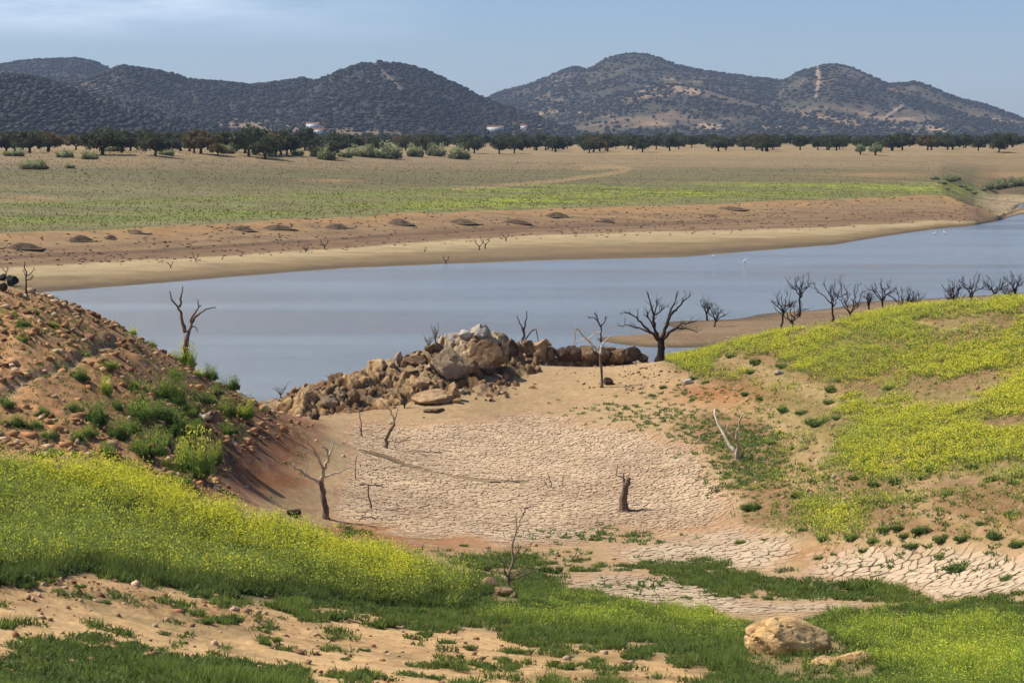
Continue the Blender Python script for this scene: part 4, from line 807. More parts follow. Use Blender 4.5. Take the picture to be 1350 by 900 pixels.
for k,(px,py,ww) in enumerate(ts):
    px += R.uniform(-2,2); p = hit(px,py); m_ = p[1]/F; o = link('tussock', TS[k % 5], None, (p[0],p[1],p[2]-.02), (0,0,k*1.3), (ww*m_/1.05,ww*m_/1.05,ww*m_/1.05*R.uniform(.8,1.15)))
    sz = 'tiny' if ww < 15 else ('small' if ww < 20 else ('mid sized' if ww < 25 else 'large')); tag(o, near_label(f'{sz} dark green tussock', px, py), 'tussock', 'dark tussocks on the right slope')
def clump_mesh():
    tm = TM(); q = 9; a = R.uniform(0,6.28,q); r_ = np.sqrt(R.uniform(0,1,q))*.45; P = np.stack([np.cos(a)*r_, np.sin(a)*r_, np.zeros(q)],1)
    herbs(tm, P, .42, .2, 18, 22, 0, 0, .07, .045, .05, A(66,82,38), A(108,126,56), 1.2); return tm.build('clump', MLR)
CLM = [clump_mesh() for _ in range(4)]
cl = [(62,768,24),(35,775,30),(105,775,18),(140,795,16),(225,772,28),(262,786,40),(300,822,46),(268,820,30),(240,848,16),(215,836,20),(355,848,34),(372,805,36),(395,812,40),(315,796,24),(350,880,24),(445,893,36),(575,895,30),(480,858,18),(455,870,16),(468,892,30),(370,892,44),(620,856,20),(600,868,26),(640,880,30),(690,862,28),(660,870,22),(740,880,40),(845,862,40),(830,868,26),(740,862,14),(560,838,26),(590,848,22),(500,826,50),(440,815,44),(545,812,40),(632,750,30),(728,755,32),(700,745,22),(785,712,18),(762,752,30),(612,720,14),(885,757,26),(905,790,20),(960,778,22),(1140,778,60),(1120,790,40),(1010,712,14)]
for k,(px,py,ww) in enumerate(cl):
    p = hit(px,py); m_ = p[1]/F; o = link('weed_clump', CLM[k % 4], None, (p[0],p[1],p[2]-.02), (0,0,k*2.1), (ww*m_/1.1,ww*m_/1.1,ww*m_/1.1*R.uniform(.75,1.0)))
    sz = 'small' if ww < 22 else ('mid sized' if ww < 34 else 'large'); tag(o, near_label(f'{sz} leafy green weed clump', px, py), 'weed clump', 'leafy weed clumps in the foreground')
# ------------------------------------------------------------------ loose stones
def rubble(name, x, y, z, S, cols, label):
    n = len(x); P = P3(x,y,z+S*.2); sc = np.stack([S*R.uniform(.6,1.4,n), S*R.uniform(.6,1.4,n), S*R.uniform(.5,1.0,n)],1); tag(link(name, blobs(name, P, sc, cols, MRB, .42)), label, 'stones', kind='stuff')
def pick(n, opts): o = np.array(opts); return jit(o[R.integers(0,len(o),n)], n, .2)
x,y,z,qx,qy = plan(42000, 84, 172, -260, 470); a_,b_ = wpt(x,y,qx,qy); k = (spoly(a_,b_,P_SLOPE,12)*(.55+.9*fbm(x*.3,y*.3,141,3)) > R.uniform(size=len(x))); x,y,z = x[k],y[k],z[k]
S = .035+.24*R.uniform(0,1,len(x))**5.5; rubble('bank_rubble', x,y,z,S, pick(len(x),[A(214,162,110),A(190,136,92),A(228,190,146),A(146,102,72),A(204,148,98)]), 'broken orange brown stones strewn over the left bank'); print('rub', len(x))
x,y,z,qx,qy = plan(60000, 158, 200, 380, 880); rm = MS(RM, x, y); k = (rm > .5) & (R.uniform(size=len(x)) < .05+.2*fbm(x*.8,y*.8,143,3)); x,y,z = x[k],y[k],z[k]
S = .05+.33*R.uniform(0,1,len(x))**4.0; rubble('ridge_rubble', x,y,z,S, pick(len(x),[A(160,132,102),A(124,96,72),A(200,174,140),A(84,64,52),A(176,142,106)]), 'broken brown stones covering the rock ridge'); print('rub', len(x))
x,y,z,qx,qy = plan(60000, 46, 190, -60, 1500); tr = MS(M['track'],x,y); g_ = .25*MS(M['rlow'],x,y)+.12*MS(M['rhill'],x,y)+.22*tr+gs(qx,qy,[(870,500,70,16,.8),(760,500,90,16,.25),(560,590,120,60,.05),(1000,525,50,8,.5),(200,796,110,9,2.5),(90,778,70,8,2.5),(300,812,50,7,1.5),(380,590,40,30,.2),(700,740,90,20,.2),(850,700,60,8,.2)]); k = g_ > R.uniform(size=len(x)); x,y,z,tr = x[k],y[k],z[k],tr[k]
S = .022+.13*R.uniform(0,1,len(x))**4*(1-.2*tr); rubble('soil_clods', x,y,z,S, pick(len(x),[A(200,156,114),A(182,132,94),A(222,188,150),A(150,108,78)]), 'small clods and stones on the soil and track'); print('rub', len(x))
# ------------------------------------------------------------------ boulders
def boulder(cx, cy, w, h, mat, label, seed, d=None, name='rock', group=None, dep=1.0, rz=0, sub=4, pl=14, tilt=0, nzz=.10, lo=.5, hi=.88):
    if d is None: d = hit(cx, cy+h*.38)[1]
    m_ = d/F; dp = w*m_*dep; p = Pd(cx, cy, d+dp*.25); o = link(name, rock_mesh(name, MR[mat], seed, sub, pl, nzz, lo=lo, hi=hi), None, p, (0,tilt,rz), (w*m_, dp, h*m_)); tag(o, label, 'rock', group); return o
RG = 'boulders of the rock ridge'
RL = [(616,429,19,13,'tan','rounded tan boulder perched on the very top of the ridge',None),
 (597,446,40,24,'pale','white flat boulder below left of the perched tan boulder',None),
 (612,443,22,18,'pale','small white boulder under the perched tan boulder',None),
 (631,440,36,27,'pale','blocky white boulder right under the perched tan boulder',None),
 (657,437,28,20,'pale','white boulder at the right end of the ridge top',None),
 (660,448,24,20,'grey','grey boulder under the right white boulder on the ridge top',None),
 (673,463,24,32,'dark','dark brown shaded boulder at the right foot of the ridge top',None),
 (646,469,56,46,'brown','rough brown pitted boulder on the right flank of the ridge',None),
 (594,483,60,52,'grey','large grey white boulder in the middle of the ridge face',None),
 (617,487,30,36,'brown','dark boulder against the right side of the large grey boulder',None),
 (640,488,26,20,'dark','dark low rock wedged under the rough brown boulder',None),
 (571,522,60,26,'tan','smooth tan slab overhanging the dark hollow at the ridge foot',None),
 (553,507,34,22,'tan','tilted tan slab above left of the overhanging slab',None),
 (598,517,22,28,'tan','stack of tan stones right of the overhanging slab',None),
 (602,528,14,9,'tan','small tan stone at the foot of the tan stack',None),
 (572,541,30,8,'brown','low brown stone under the overhanging slab',None),
 (434,531,28,28,'grey','pale grey boulder at the left end of the ridge',None),
 (451,531,14,22,'dark','narrow dark rock right of the pale grey left end boulder',None),
 (467,524,18,24,'brown','upright brown rock at the left foot of the ridge',None),
 (412,524,22,18,'brown','brown rock left of the pale grey left end boulder',None),
 (398,536,24,16,'dark','dark low rock where the left bank meets the ridge',None),
 (414,549,16,10,'dark','small dark rock below the left end of the ridge',None),
 (545,476,34,16,'brown','brown rock on the left shoulder of the ridge',None),
 (572,459,26,15,'brown','brown rock up the left shoulder close to the white boulders',None),
 (540,493,24,12,'dark','dark shaded rock inside the ridge left of the tilted slab',None)]
for k,(cx,cy,w_,h_,mt,lab,d_) in enumerate(RL): boulder(cx,cy,w_,h_,mt,lab,700+k,d_,group=RG,dep=.9,rz=R.uniform(-.4,.4),tilt=R.uniform(-.2,.2),nzz=.20,pl=12)
WL = [(697,462,24,30,'brown'),(712,459,28,30,'tan'),(725,467,24,22,'brown'),(740,466,26,24,'dark'),(757,468,30,26,'dark'),(775,467,28,24,'brown'),(795,468,30,26,'dark'),(813,467,30,24,'brown'),(831,468,30,24,'dark'),(846,472,18,14,'dark'),(704,472,22,14,'brown'),(720,452,16,12,'brown'),(768,461,22,12,'brown'),(803,460,26,10,'brown')]
for k,(cx,cy,w_,h_,mt) in enumerate(WL): boulder(cx,cy,w_,h_,mt,f'{mt} rugged rock in the low wall of rocks before the water, {ORD[k]} as built'.replace(', '+ORD[k]+' as built', f', {ORD[sorted(range(len(WL)), key=lambda q: WL[q][0]).index(k)]} from the left'),800+k,189.5+k*.1,group='rocks of the low dark wall',dep=.8,rz=R.uniform(-.4,.4),pl=10,nzz=.24)
boulder(1040,846,122,72,'fore','large rough tan boulder in the foreground grass',931,71.5,dep=.8,sub=5,pl=16,nzz=.17,rz=.2,name='boulder',lo=.72,hi=.95)
boulder(1092,882,62,36,'fore','low half buried left lobe of the flat stone beside the large foreground boulder',902,68.2,name='boulder',sub=5,pl=10)
boulder(1125,872,56,34,'fore','pale peaked flat stone right of the large foreground boulder',903,68.6,name='boulder',sub=5,pl=10)
boulder(645,770,24,20,'tan','upper left of the two stones by the twiggy tree',904); boulder(663,780,28,16,'tan','lower right of the two stones by the twiggy tree',905)
boulder(611,768,10,8,'pale','small pale stone in the grass left of the two stones',906)
boulder(15,371,20,17,'black','larger black rock in the far left corner of the left bank',907); boulder(4,366,12,11,'black','smaller black rock behind the larger one in the far left corner',908); boulder(3,379,14,14,'dark','dark brown rock at the left edge under the black rocks',909)
boulder(908,503,16,9,'pale','pale stone at the left end of the right hillside',910); boulder(1027,491,16,8,'pale','pale stone on the bare patch of the right hillside',911); boulder(326,643,9,6,'pale','small pale stone in the reddish gully',912); boulder(92,605,9,7,'pale','white stone at the upper edge of the mustard field',913)
boulder(33,391,10,8,'pale','pale stone at the foot of the thin dead tree on the left crest',914)
boulder(802,503,14,12,'dark','dark rocky root lump beside the pale crooked tree',915)
boulder(1099,628,9,5,'pale','white stone on the bare soil of the right slope',916)
# ------------------------------------------------------------------ dead trees
def dead(px, py, branches, mat, label, d=None, name='dead_tree', group=None, twigs=0, twl=(6,14), seed=0, tr=None, wob=.04, sink=.1, cat='dead tree'):
    rr = random.Random(seed+int(px)); p = (hitn(px, py) if py > 390 else hit(px, py)) if d is None else Pd(px, py, d); m_ = p[1]/F
    t = thing(name, label, cat, (p[0],p[1],p[2]-sink), 0, group); pts_all = [np.array([0,0,0.])]
    for k, (line, r0, r1) in enumerate(branches):
        l3 = []; st = np.array([line[0][0]*m_, 0, line[0][1]*m_]); q = min(pts_all, key=lambda a: (a[0]-st[0])**2+(a[2]-st[2])**2); y0 = q[1] if k else 0
        sl = rr.uniform(-.7,.7) if k else 0; acc = 0
        for j, (a, b_) in enumerate(line):
            if j: acc += math.hypot(a-line[j-1][0], b_-line[j-1][1])*m_
            l3.append((a*m_, y0+sl*acc, b_*m_+ (sink if not (k == 0 and j == 0) else 0)))
        P, Rr = densify(l3, r0*m_, r1*m_, wob); pts_all += list(P)
        if k == 0: Rr[0] *= 1.45; Rr[1] *= 1.15
        tubes = [(P, Rr)]
        if k and twigs or (twigs and len(branches) == 1):
            for _ in range(twigs):
                i = rr.randint(len(P)//3, len(P)-2); dr = unit(P[i+1]-P[i]); L_ = rr.uniform(*twl)*m_*(1 if k else .8)
                dv = unit(dr*.7+np.array([rr.uniform(-1,1), rr.uniform(-1,1), rr.uniform(-.1,1)])); e1 = P[i]+dv*L_*.5; dv2 = unit(dv+np.array([rr.uniform(-.5,.5),rr.uniform(-.5,.5),rr.uniform(-.2,.5)]))
                tp = np.array([P[i], e1, e1+dv2*L_*.5]); r_ = min(Rr[i]*.55, .38*m_); tubes.append((tp, np.array([r_, r_*.8, r_*.45])))
                if rr.random() < .6:
                    d3 = unit(dv+np.array([rr.uniform(-.9,.9),rr.uniform(-.9,.9),rr.uniform(-.3,.7)])); tubes.append((np.array([e1, e1+d3*L_*.4]), np.array([r_*.7, r_*.4])))
        link('trunk' if k == 0 else 'branch', tubemesh('trunk' if k == 0 else 'branch', tubes, BK[tr if (k == 0 and tr) else mat], 7), t)
    return t
dead(870,475,[([(0,0),(1,14),(1,29)],5.8,4.2),([(-1,28),(-8,45),(-9,62),(-14,80),(-19,93)],2.6,.5),([(-1,27),(-12,38),(-22,47),(-30,57),(-42,64),(-54,63)],2.3,.4),([(-12,37),(-27,43),(-42,46),(-56,44)],1.5,.35),
 ([(1,28),(8,45),(14,60),(24,70),(34,80),(39,83)],3.0,.45),([(9,46),(12,60),(20,75),(24,92)],1.8,.4),([(3,27),(14,40),(28,50),(45,54)],2.3,.4),([(10,37),(24,44),(38,42),(52,36)],1.6,.35),([(-9,45),(-16,58),(-18,66)],1.3,.4),([(-9,60),(-1,66),(5,74)],1.2,.35),([(-9,62),(-5,73),(-4,84)],1.1,.35)],'dark','big spreading black dead tree before the water right of the low rock wall',twigs=7,twl=(7,17),seed=1)
dead(431,684,[([(0,0),(-3,20),(-6,40),(-7,51)],4.4,3.4),([(-6,51),(-4,67),(4,82),(3,96),(-6,101)],3.0,.8),([(4,86),(9,97),(8,112)],1.7,.5),([(-4,69),(-10,86),(-17,100),(-23,108),(-21,120)],2.0,.5),([(-8,50),(-23,57),(-34,67),(-42,69),(-43,76)],2.4,.7),([(-28,60),(-27,69),(-20,78)],1.2,.4),([(-5,55),(8,59),(21,64),(33,68)],1.7,.6)],'pale','twisted pale dead tree by the gully with a bent left limb',tr='brown',twigs=1,twl=(5,9),seed=2)
dead(509,591,[([(0,0),(2,16),(11,33)],2.8,2.0),([(11,33),(10,44),(1,58),(-7,69)],1.6,.5),([(11,36),(16,51),(19,62)],1.3,.5)],'pale','slanting thin pale dead tree forking below the rock ridge',tr='brown',twigs=1,twl=(4,8),seed=3)
dead(477,575,[([(0,0),(-1,20),(-4,38)],1.0,.5),([(-1,6),(-4,14)],.6,.4)],'brown','thin bare sapling stick left of the slanting pale tree',cat='sapling',name='bare_sapling')
dead(490,671,[([(0,0),(-4,18),(-5,33)],1.3,.9),([(-16,33),(-5,32),(14,29)],1.1,.7)],'brown','thin leaning stick with a crossbar on the cracked mud',cat='stake',name='stake')
dead(468,632,[([(0,0),(1,16),(2,32)],.8,.5)],'brown','thin upright stick above the twisted pale tree',cat='stake',name='stake')
dead(247,484,[([(0,0),(-1,20),(0,43)],4.2,3.3),([(-2,46),(-6,61),(-8,74),(-11,80),(-18,88),(-22,101)],2.8,.7),([(-9,80),(-6,94),(-3,108)],1.9,.5),([(2,43),(6,58),(13,68),(18,72),(26,77),(38,79)],2.3,.6),([(4,53),(6,64),(12,73),(16,80),(14,90)],2.0,.6),([(8,54),(12,53),(14,47)],.8,.5),([(-18,88),(-20,90)],1.4,.8),([(16,80),(20,82)],1.0,.5)],'brown','lone tall forked dead tree on the left bank against the water',seed=4,wob=.05)
dead(973,608,[([(0,0),(-2,7),(-4,11)],4.2,3.2),([(-3,9),(-18,34),(-28,64)],2.9,1.2),([(0,2),(-3,27),(-4,43),(4,69)],3.0,1.0),([(-4,27),(-17,45),(-16,54)],1.8,.8)],'pale','forked bleached dead tree in green weeds at the mud edge',twigs=0,seed=5)
dead(793,511,[([(0,0),(0,20),(-2,44)],1.9,1.5),([(-2,44),(-8,53),(-17,64),(-25,62),(-33,57)],1.3,.5),([(-1,44),(-1,52),(4,60),(13,67)],2.0,.6),([(-8,52),(-22,66),(-35,80),(-36,57)],1.5,.5),([(-17,64),(-8,72),(0,74)],.9,.4)],'pale','pale crooked dead tree standing before the low dark rock wall',tr='brown',twigs=2,twl=(4,9),seed=6)
dead(689.5,449,[([(0,0),(1,12),(1,17)],1.7,1.3),([(1,15),(4,28),(5,39)],1.2,.5),([(1,12),(-4,22),(-8,32)],1.2,.5),([(3,2),(12,14),(17,16),(19,8),(20,0)],.9,.5)],'dark','two pronged black dead tree sticking up behind the ridge',d=201,sink=.8)
dead(792,446,[([(0,0),(1,10),(0,17)],1.1,.8),([(0,16),(-4,23),(-10,28),(-17,27)],1.1,.4),([(0,15),(5,22),(6,30)],1.0,.4),([(-3,21),(-6,30),(-9,34)],.9,.4)],'dark','small black dead tree rising from the water behind the low wall',twigs=4,twl=(4,8),d=238,sink=.4)
dead(824,675,[([(0,0),(-3,15),(0,33),(5,47)],7.5,3.2),([(-2,35),(-2,45),(-2,53)],2.0,1.0),([(-3,46),(-12,50),(-10,65)],.8,.5),([(6,3),(18,3),(30,5)],1.5,.6),([(-3,10),(-5,4),(-9,0)],2.2,1.2)],'brown','short broken stump standing on the cracked mud with splintered top',name='tree_stump',cat='stump',seed=8)
dead(670,774,[([(0,0),(0,14)],3.2,2.6),([(0,13),(6,32),(5,51),(11,71),(11,88)],2.2,.5),([(11,72),(23,97),(31,104)],.8,.3),([(0,13),(-5,22),(-5,31),(-3,46)],1.4,.5),([(3,16),(23,26)],1.2,.4),([(2,9),(18,15),(33,23)],1.5,.5),([(7,36),(17,54)],1.1,.4),([(9,36),(22,45),(30,57)],.9,.35)],'brown','twiggy leafless tree beside two stones in the green weeds',twigs=6,twl=(6,16),seed=9)
dead(36,393,[([(0,0),(-1,20),(-2,48)],1.6,.6),([(-1,28),(5,33),(9,39)],.8,.4),([(-1,24),(6,25),(8,30)],.7,.35),([(-2,30),(-5,36)],.6,.3)],'dark','thin dead tree on the crest in the far left corner',twigs=3,twl=(3,7),seed=10)
dead(737,643,[([(0,0),(-10,1),(-12,0)],.7,.5),([(-10,0),(-11,10),(-16,24)],.7,.35),([(5,-1),(7,14)],.8,.4),([(-16,2),(-20,12)],.5,.3)],'brown','few bare twigs poking from the cracked mud left of the stump',name='dead_shrub',cat='dead shrub',twigs=2,twl=(4,9),seed=11)
for k,(px,py,h_,w_,m_) in enumerate([(533,538,26,30,'dark'),(497,520,20,26,'brown'),(565,447,18,14,'brown'),(354,523,22,26,'brown'),(370,524,20,18,'brown'),(440,508,14,20,'dark'),(525,585,8,40,'brown'),(945,650,10,30,'brown'),(574,446,26,10,'brown')]):
    rr = random.Random(k); bl = [([(0,0),(rr.uniform(-1,1),h_*.3)],.9,.6)]+[([(0,h_*.1),(w_*.5*q*.5,h_*.5),(w_*.5*q,h_*rr.uniform(.6,1))],.55,.25) for q in (-1,-.5,-.15,.3,.7,1)]
    dead(px,py,bl,m_,['dark twisted dead shrub against the foot of the ridge','bare brown shrub on the left part of the ridge','bare bush on the upper left shoulder of the ridge','grey bare bush at the waterside end of the left bank','bare bush just right of the grey one at the waterside','dark bare shrub above the pale grey ridge boulder','low dry brushwood right of the slanting pale tree','low dry twigs left of the tussocks at the right mud edge','tall thin twig left of the white ridge boulders'][k],name='dead_shrub',cat='dead shrub',twigs=3,twl=(4,8),seed=40+k,sink=.02)
# procedural dead trees along the crest and spit
sp = [(1031,430,40,34,'leaning dark dead tree at the left end of the crest row',186),(1053,408,42,40,'tall wide dead tree behind the left end of the crest row',272),(1046,431,28,46,'low bushy dead tree at the left end of the crest row',184),(1098,423,50,46,'upright tall dead tree on a straight trunk in the crest row',181),
 (1121,422,44,46,'low many stemmed dead tree right of the upright straight one',179),(1147,417,28,12,'thin narrow dead tree between two wider ones in the crest row',180),(1163,414,42,36,'straight dead tree in the middle of the crest row',182),(1189,413,30,36,'fan shaped low dead tree right of the middle straight tree',180),(1207,412,18,22,'smallest low dead tree near the middle of the crest row',179),
 (1254,410,20,24,'low spreading dead shrub tree left of the right group of the crest row',176),(1259,410,32,26,'right leaning dead tree in the right group of the crest row',177),(1281,408,38,34,'dead tree with a long right limb in the right group',200),(1314,406,34,34,'fan shaped dead tree near the right edge of the picture',180),(1332,404,18,16,'short dead tree left of the last one at the right edge',190),(1340,403,36,26,'last dead tree of the crest row at the right edge',189),
 (932,422,26,16,'thin bent dead tree on the mud spit, left of a pair',270),(942,429,24,24,'forked dead tree on the mud spit, right of a pair',258),(973,447,14,3,'short dark post on the mud spit below the crest row',236)]
for k,(px,py,h_,w_,lab,d_) in enumerate(sp):
    if px > 1000: py -= 5 if px > 1200 else 3; h_ = h_*1.12; w_ = w_*1.1
    rr = random.Random(k+77); low = w_ > h_; a_, b_, c_ = ray(px,py); g = float(H(a_/b_*d_, d_)); 
    zs = Pd(px,py,d_)[2]; th = .12 if low else .36; ln = rr.uniform(-3,3)
    bl = [([(0,0),(ln*.4,h_*th*.5),(ln,h_*th)],1.6 if h_ > 25 else 1.1,1.0 if h_ > 25 else .8)]
    if w_ > 5:
        for q in (-1,-.55,-.2,.25,.65,1):
            e = (ln+w_*.5*q*rr.uniform(.8,1.1), h_*rr.uniform(.62,.82) if abs(q) > .8 else h_*rr.uniform(.8,1.02)); bl.append(([(ln*.9,h_*th*rr.uniform(.6,1)),(ln+(e[0]-ln)*.35+rr.uniform(-2,2),h_*(th+.15)),(ln+(e[0]-ln)*.7,h_*rr.uniform(.5,.7)),e],.85,.28))
    dead(px,py,bl,'dark',lab,d=d_,twigs=7 if w_ > 5 else 0,twl=(5,14),seed=90+k,wob=.06,sink=max(.1,zs-g+.05) if zs > g else .1,group='dead trees along the crest and spit')
for k,(px,py,h_) in enumerate([(225,353,8),(258,345,10),(293,342,5),(318,338,5),(403,333,8),(428,329,12),(560,332,6),(588,348,10),(632,330,14),(667,318,10),(640,328,16),(8,362,9)]):
    rr = random.Random(k+5); bl = [([(0,0),(0,h_*.4)],.8,.6)]+[([(0,h_*.3),(q*h_*.3,h_*.6),(q*h_*.45,h_)],.55,.3) for q in ((-1,.9) if h_ > 6 else (.8,))]
    dead(px,py,bl,'dark',f'tiny dead twiggy shrub on the pale far shore, {ORD[sorted([225,258,293,318,403,428,560,588,632,667,640,8]).index(px)]} from the left',name='dead_shrub',cat='dead shrub',group='tiny dead shrubs on the far shore',twigs=2,twl=(3,6),seed=150+k)
# fallen log, drum, lying branch
p = hit(262,556); m_ = p[1]/F; t = thing('fallen_log','bleached fallen log with a broken dark end on the left bank','log',p)
P_, R_ = densify([(-24*m_,.3,.75),(-12*m_,.2,.5),(2*m_,0,.30),(12*m_,-.1,.22)],.10,.20,.05); link('trunk', tubemesh('trunk',[(P_,R_)],BK['pale'],9), t); P_, R_ = densify([(11*m_,-.1,.22),(24*m_,-.2,.25)],.28,.36,.08,2); link('broken_end', tubemesh('broken_end',[(P_,R_)],BK['brown'],9), t)
P_, R_ = densify([(12*m_,-.1,.3),(20*m_,-.4,.7)],.12,.05,.1,2); link('branch', tubemesh('branch',[(P_,R_)],BK['brown'],7), t)
def drum(px, py, L_, r_):
    p = hit(px,py); t = thing('drum','small rusty drum lying on its side beyond the mustard','drum',(p[0],p[1],p[2]+r_*.9),.5)
    m, nt, b = newmat('rusty_metal'); x_ = noise(nt, 8, 6, .7); q = ramp(nt, x_.outputs[0], [(.35, A(46,38,34)), (.65, A(96,68,50))]); nt.links.new(q.outputs[0], b.inputs['Base Color']); b.inputs['Roughness'].default_value = .7
    sd_ = 24; V = []; Fc_ = []
    prof = [(-L_/2,r_*.3),(-L_/2,r_*.88),(-L_/2,r_*1.04),(-L_/2+.03,r_*1.04),(-L_/2+.04,r_),(-.04,r_),(-.02,r_*1.05),(.02,r_*1.05),(.04,r_),(L_/2-.04,r_),(L_/2-.03,r_*1.04),(L_/2,r_*1.04),(L_/2,r_*.9),(-L_/2+.06,r_*.9),(-L_/2+.06,.01)]
    for a_, b_ in prof: V += [(a_, math.cos(q*2*math.pi/sd_)*b_, math.sin(q*2*math.pi/sd_)*b_) for q in range(sd_)]
    for k in range(len(prof)-1):
        for q in range(sd_): e_ = (q+1)%sd_; Fc_.append((k*sd_+q, k*sd_+e_, (k+1)*sd_+e_, (k+1)*sd_+q))
    sh = link('shell', mesh('shell', V, Fc_, m, smooth=False), t); sh.rotation_euler = (0,.05,math.pi)
    hp = link('rim', tubemesh('rim',[(np.array([(-L_/2-.005, math.cos(q*2*math.pi/24)*r_*.97, math.sin(q*2*math.pi/24)*r_*.97) for q in range(25)]), np.full(25,.014))], m, 5), t); hp.rotation_euler = (0,.05,0)
drum(388,682,.55,.20)
for px,py,l3,lab in [(1325,900,[(-.45,0,.05),(-.1,.05,.12),(.3,0,.10),(.5,.05,.02)],'brown stick lying in the grass at the lower right corner'),(565,597,[(-1.2,0,.06),(-.4,.1,.1),(.9,-.1,.05)],'fallen branch lying on the mud right of the slanting pale tree'),(492,686,[(-1.4,0,.04),(-.3,.15,.14),(1.0,0,.04)],'crooked branch lying at the lower left mud edge'),(655,637,[(-1.6,0,.04),(0,.1,.08),(1.4,0,.05)],'long thin branch lying across the middle of the mud')]:
    p = hit(px,py); P_, R_ = densify(l3,.055,.035,.05); tag(link('fallen_branch', tubemesh('fallen_branch',[(P_,R_)],BK['brown'],7), None, p), lab, 'branch')
# white wading birds at the far water edge
wb, nt, b = newmat('white_feathers'); b.inputs['Base Color'].default_value = (.8,.8,.78,1); bk_, nt, b = newmat('dark_legs'); b.inputs['Base Color'].default_value = (.05,.045,.03,1)
bodyV = [(-.42,0,.46),(-.3,0,.50),(-.1,0,.55),(.08,0,.57),(.2,0,.62),(.22,0,.74),(.16,0,.86),(.2,0,.95),(.27,0,.96),(.36,0,.94),(.44,0,.93)]; bodyR = [.02,.07,.13,.12,.06,.035,.03,.04,.045,.018,.004]
bm_ = tubemesh('body', [(np.array(bodyV), np.array(bodyR))], wb, 10); lg_ = tubemesh('leg', [(np.array([(0,0,0),(.0,0,.24),(-.02,0,.48)]), np.array([.018,.02,.02]))], bk_, 6)
for k,(px,py,rz,lab) in enumerate([(1232,310,.3,'white wading bird at the far water edge, left of a pair'),(1245,309,2.8,'white wading bird at the far water edge, right of a pair'),(982,347,.5,'lone white bird standing in the water before the far shore'),(941,341,3.0,'white bird at the far shore left of the lone white bird')]):
    d_ = 66000/(py-178); p = Pz(px,py,0); t = thing('white_bird', lab, 'bird', (p[0],p[1],max(-.12, float(H(p[0],p[1])))), rz, 'white birds on the far shore'); link('body', bm_, t); link('leg', lg_, t, (0,.05,0)); link('leg', lg_, t, (0,-.05,0))
# ------------------------------------------------------------------ light, sky, haze, camera
SUN_EL, SUN_AZ = 50, -76
az, el = math.radians(SUN_AZ), math.radians(SUN_EL)
sd = Vector((math.sin(az)*math.cos(el), math.cos(az)*math.cos(el), math.sin(el)))
L = bpy.data.lights.new('sun', 'SUN'); L.energy = 5.0; L.angle = math.radians(.5); L.color = (1,.955,.88)
lo_ = bpy.data.objects.new('sun', L); COL.objects.link(lo_); lo_.rotation_euler = (-sd).to_track_quat('-Z', 'Y').to_euler()
wd = bpy.data.worlds.new('World'); scene.world = wd; wd.use_nodes = True; nt = wd.node_tree; bg = nt.nodes['Background']
sky = nt.nodes.new('ShaderNodeTexSky'); sky.sky_type = 'NISHITA'; sky.sun_disc = False; sky.sun_elevation = el; sky.sun_rotation = az % (2*math.pi)
sky.air_density = 1.0; sky.dust_density = .5; sky.ozone_density = 2.5; sky.altitude = 300
tc = nt.nodes.new('ShaderNodeTexCoord'); mp = nt.nodes.new('ShaderNodeMapping'); mp.inputs['Scale'].default_value = (3.5, 1, 22); mp.inputs['Rotation'].default_value = (0, .05, 0)
nn = nt.nodes.new('ShaderNodeTexNoise'); nn.inputs['Scale'].default_value = 1.6; nn.inputs['Detail'].default_value = 7; nn.inputs['Roughness'].default_value = .6
cr = nt.nodes.new('ShaderNodeValToRGB'); cr.color_ramp.elements[0].position = .36; cr.color_ramp.elements[1].position = .62
sx = nt.nodes.new('ShaderNodeSeparateXYZ'); mr = nt.nodes.new('ShaderNodeMapRange'); mr.inputs[1].default_value = .038; mr.inputs[2].default_value = .058
mr2 = nt.nodes.new('ShaderNodeMapRange'); mr2.inputs[1].default_value = -.02; mr2.inputs[2].default_value = -.17
mu = nt.nodes.new('ShaderNodeMath'); mu.operation = 'MULTIPLY'; mu2 = nt.nodes.new('ShaderNodeMath'); mu2.operation = 'MULTIPLY'; mu3 = nt.nodes.new('ShaderNodeMath'); mu3.operation = 'MULTIPLY'; mu3.inputs[1].default_value = .75
mx = nt.nodes.new('ShaderNodeMix'); mx.data_type = 'RGBA'; mx.inputs[7].default_value = (17,15.5,12.5,1)
lk = nt.links.new; lk(tc.outputs['Generated'], mp.inputs[0]); lk(mp.outputs[0], nn.inputs[0]); lk(nn.outputs[0], cr.inputs[0]); lk(tc.outputs['Generated'], sx.inputs[0])
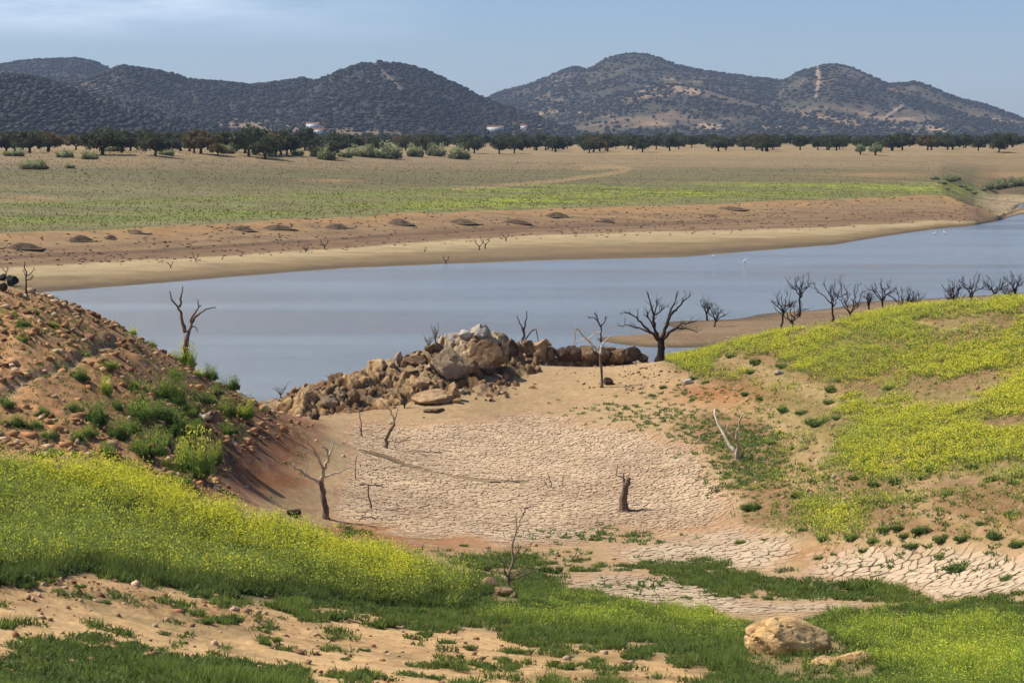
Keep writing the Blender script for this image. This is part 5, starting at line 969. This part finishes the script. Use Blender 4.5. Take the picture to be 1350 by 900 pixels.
lk(sx.outputs[2], mr.inputs[0]); lk(sx.outputs[0], mr2.inputs[0]); lk(mr.outputs[0], mu.inputs[0]); lk(mr2.outputs[0], mu.inputs[1]); lk(mu.outputs[0], mu2.inputs[0]); lk(cr.outputs[0], mu2.inputs[1])
lk(mu2.outputs[0], mu3.inputs[0]); lk(mu3.outputs[0], mx.inputs[0]); lk(sky.outputs[0], mx.inputs[6]); ti = nt.nodes.new('ShaderNodeMix'); ti.data_type = 'RGBA'; ti.blend_type = 'MULTIPLY'; ti.inputs[0].default_value = 1; ti.inputs[7].default_value = (.77,.92,1.29,1); lk(mx.outputs[2], ti.inputs[6]); lk(ti.outputs[2], bg.inputs[0]); bg.inputs[1].default_value = .068
HAZE = 4.2e-5
if HAZE:
    hm = bpy.data.materials.new('haze_air'); hm.use_nodes = True; nt = hm.node_tree; nt.nodes.clear(); ou = nt.nodes.new('ShaderNodeOutputMaterial'); pv = nt.nodes.new('ShaderNodeVolumePrincipled')
    pv.inputs['Color'].default_value = (.62,.76,1,1); pv.inputs['Density'].default_value = HAZE; pv.inputs['Anisotropy'].default_value = .0; nt.links.new(pv.outputs[0], ou.inputs['Volume'])
    v, f = box(-3600,3600,-60,9200,-4,250); tag(link('haze', mesh('haze', v, f, hm)), 'thin blue haze over the plain and hills', kind='stuff')
cam = bpy.data.cameras.new('camera'); co = bpy.data.objects.new('camera', cam); COL.objects.link(co); scene.camera = co
co.location = (0,0,CZ); co.rotation_euler = (math.pi/2-TH,0,0); cam.sensor_width = 36; cam.lens = F/1350*36; cam.clip_end = 20000; cam.clip_start = .5
cam.dof.use_dof = True; cam.dof.focus_distance = 165; cam.dof.aperture_fstop = 3.5
vs = scene.view_settings; vs.view_transform = 'Standard'; vs.look = 'None'; vs.exposure = .38; vs.gamma = 1; vs.use_curve_mapping = False
cy = scene.cycles; cy.max_bounces = 5; cy.diffuse_bounces = 2; cy.glossy_bounces = 2; cy.transmission_bounces = 3; cy.volume_bounces = 0; cy.use_denoising = True; cy.use_adaptive_sampling = True; cy.adaptive_threshold = .02
try: cy.denoiser = 'OPENIMAGEDENOISE'
except Exception: pass
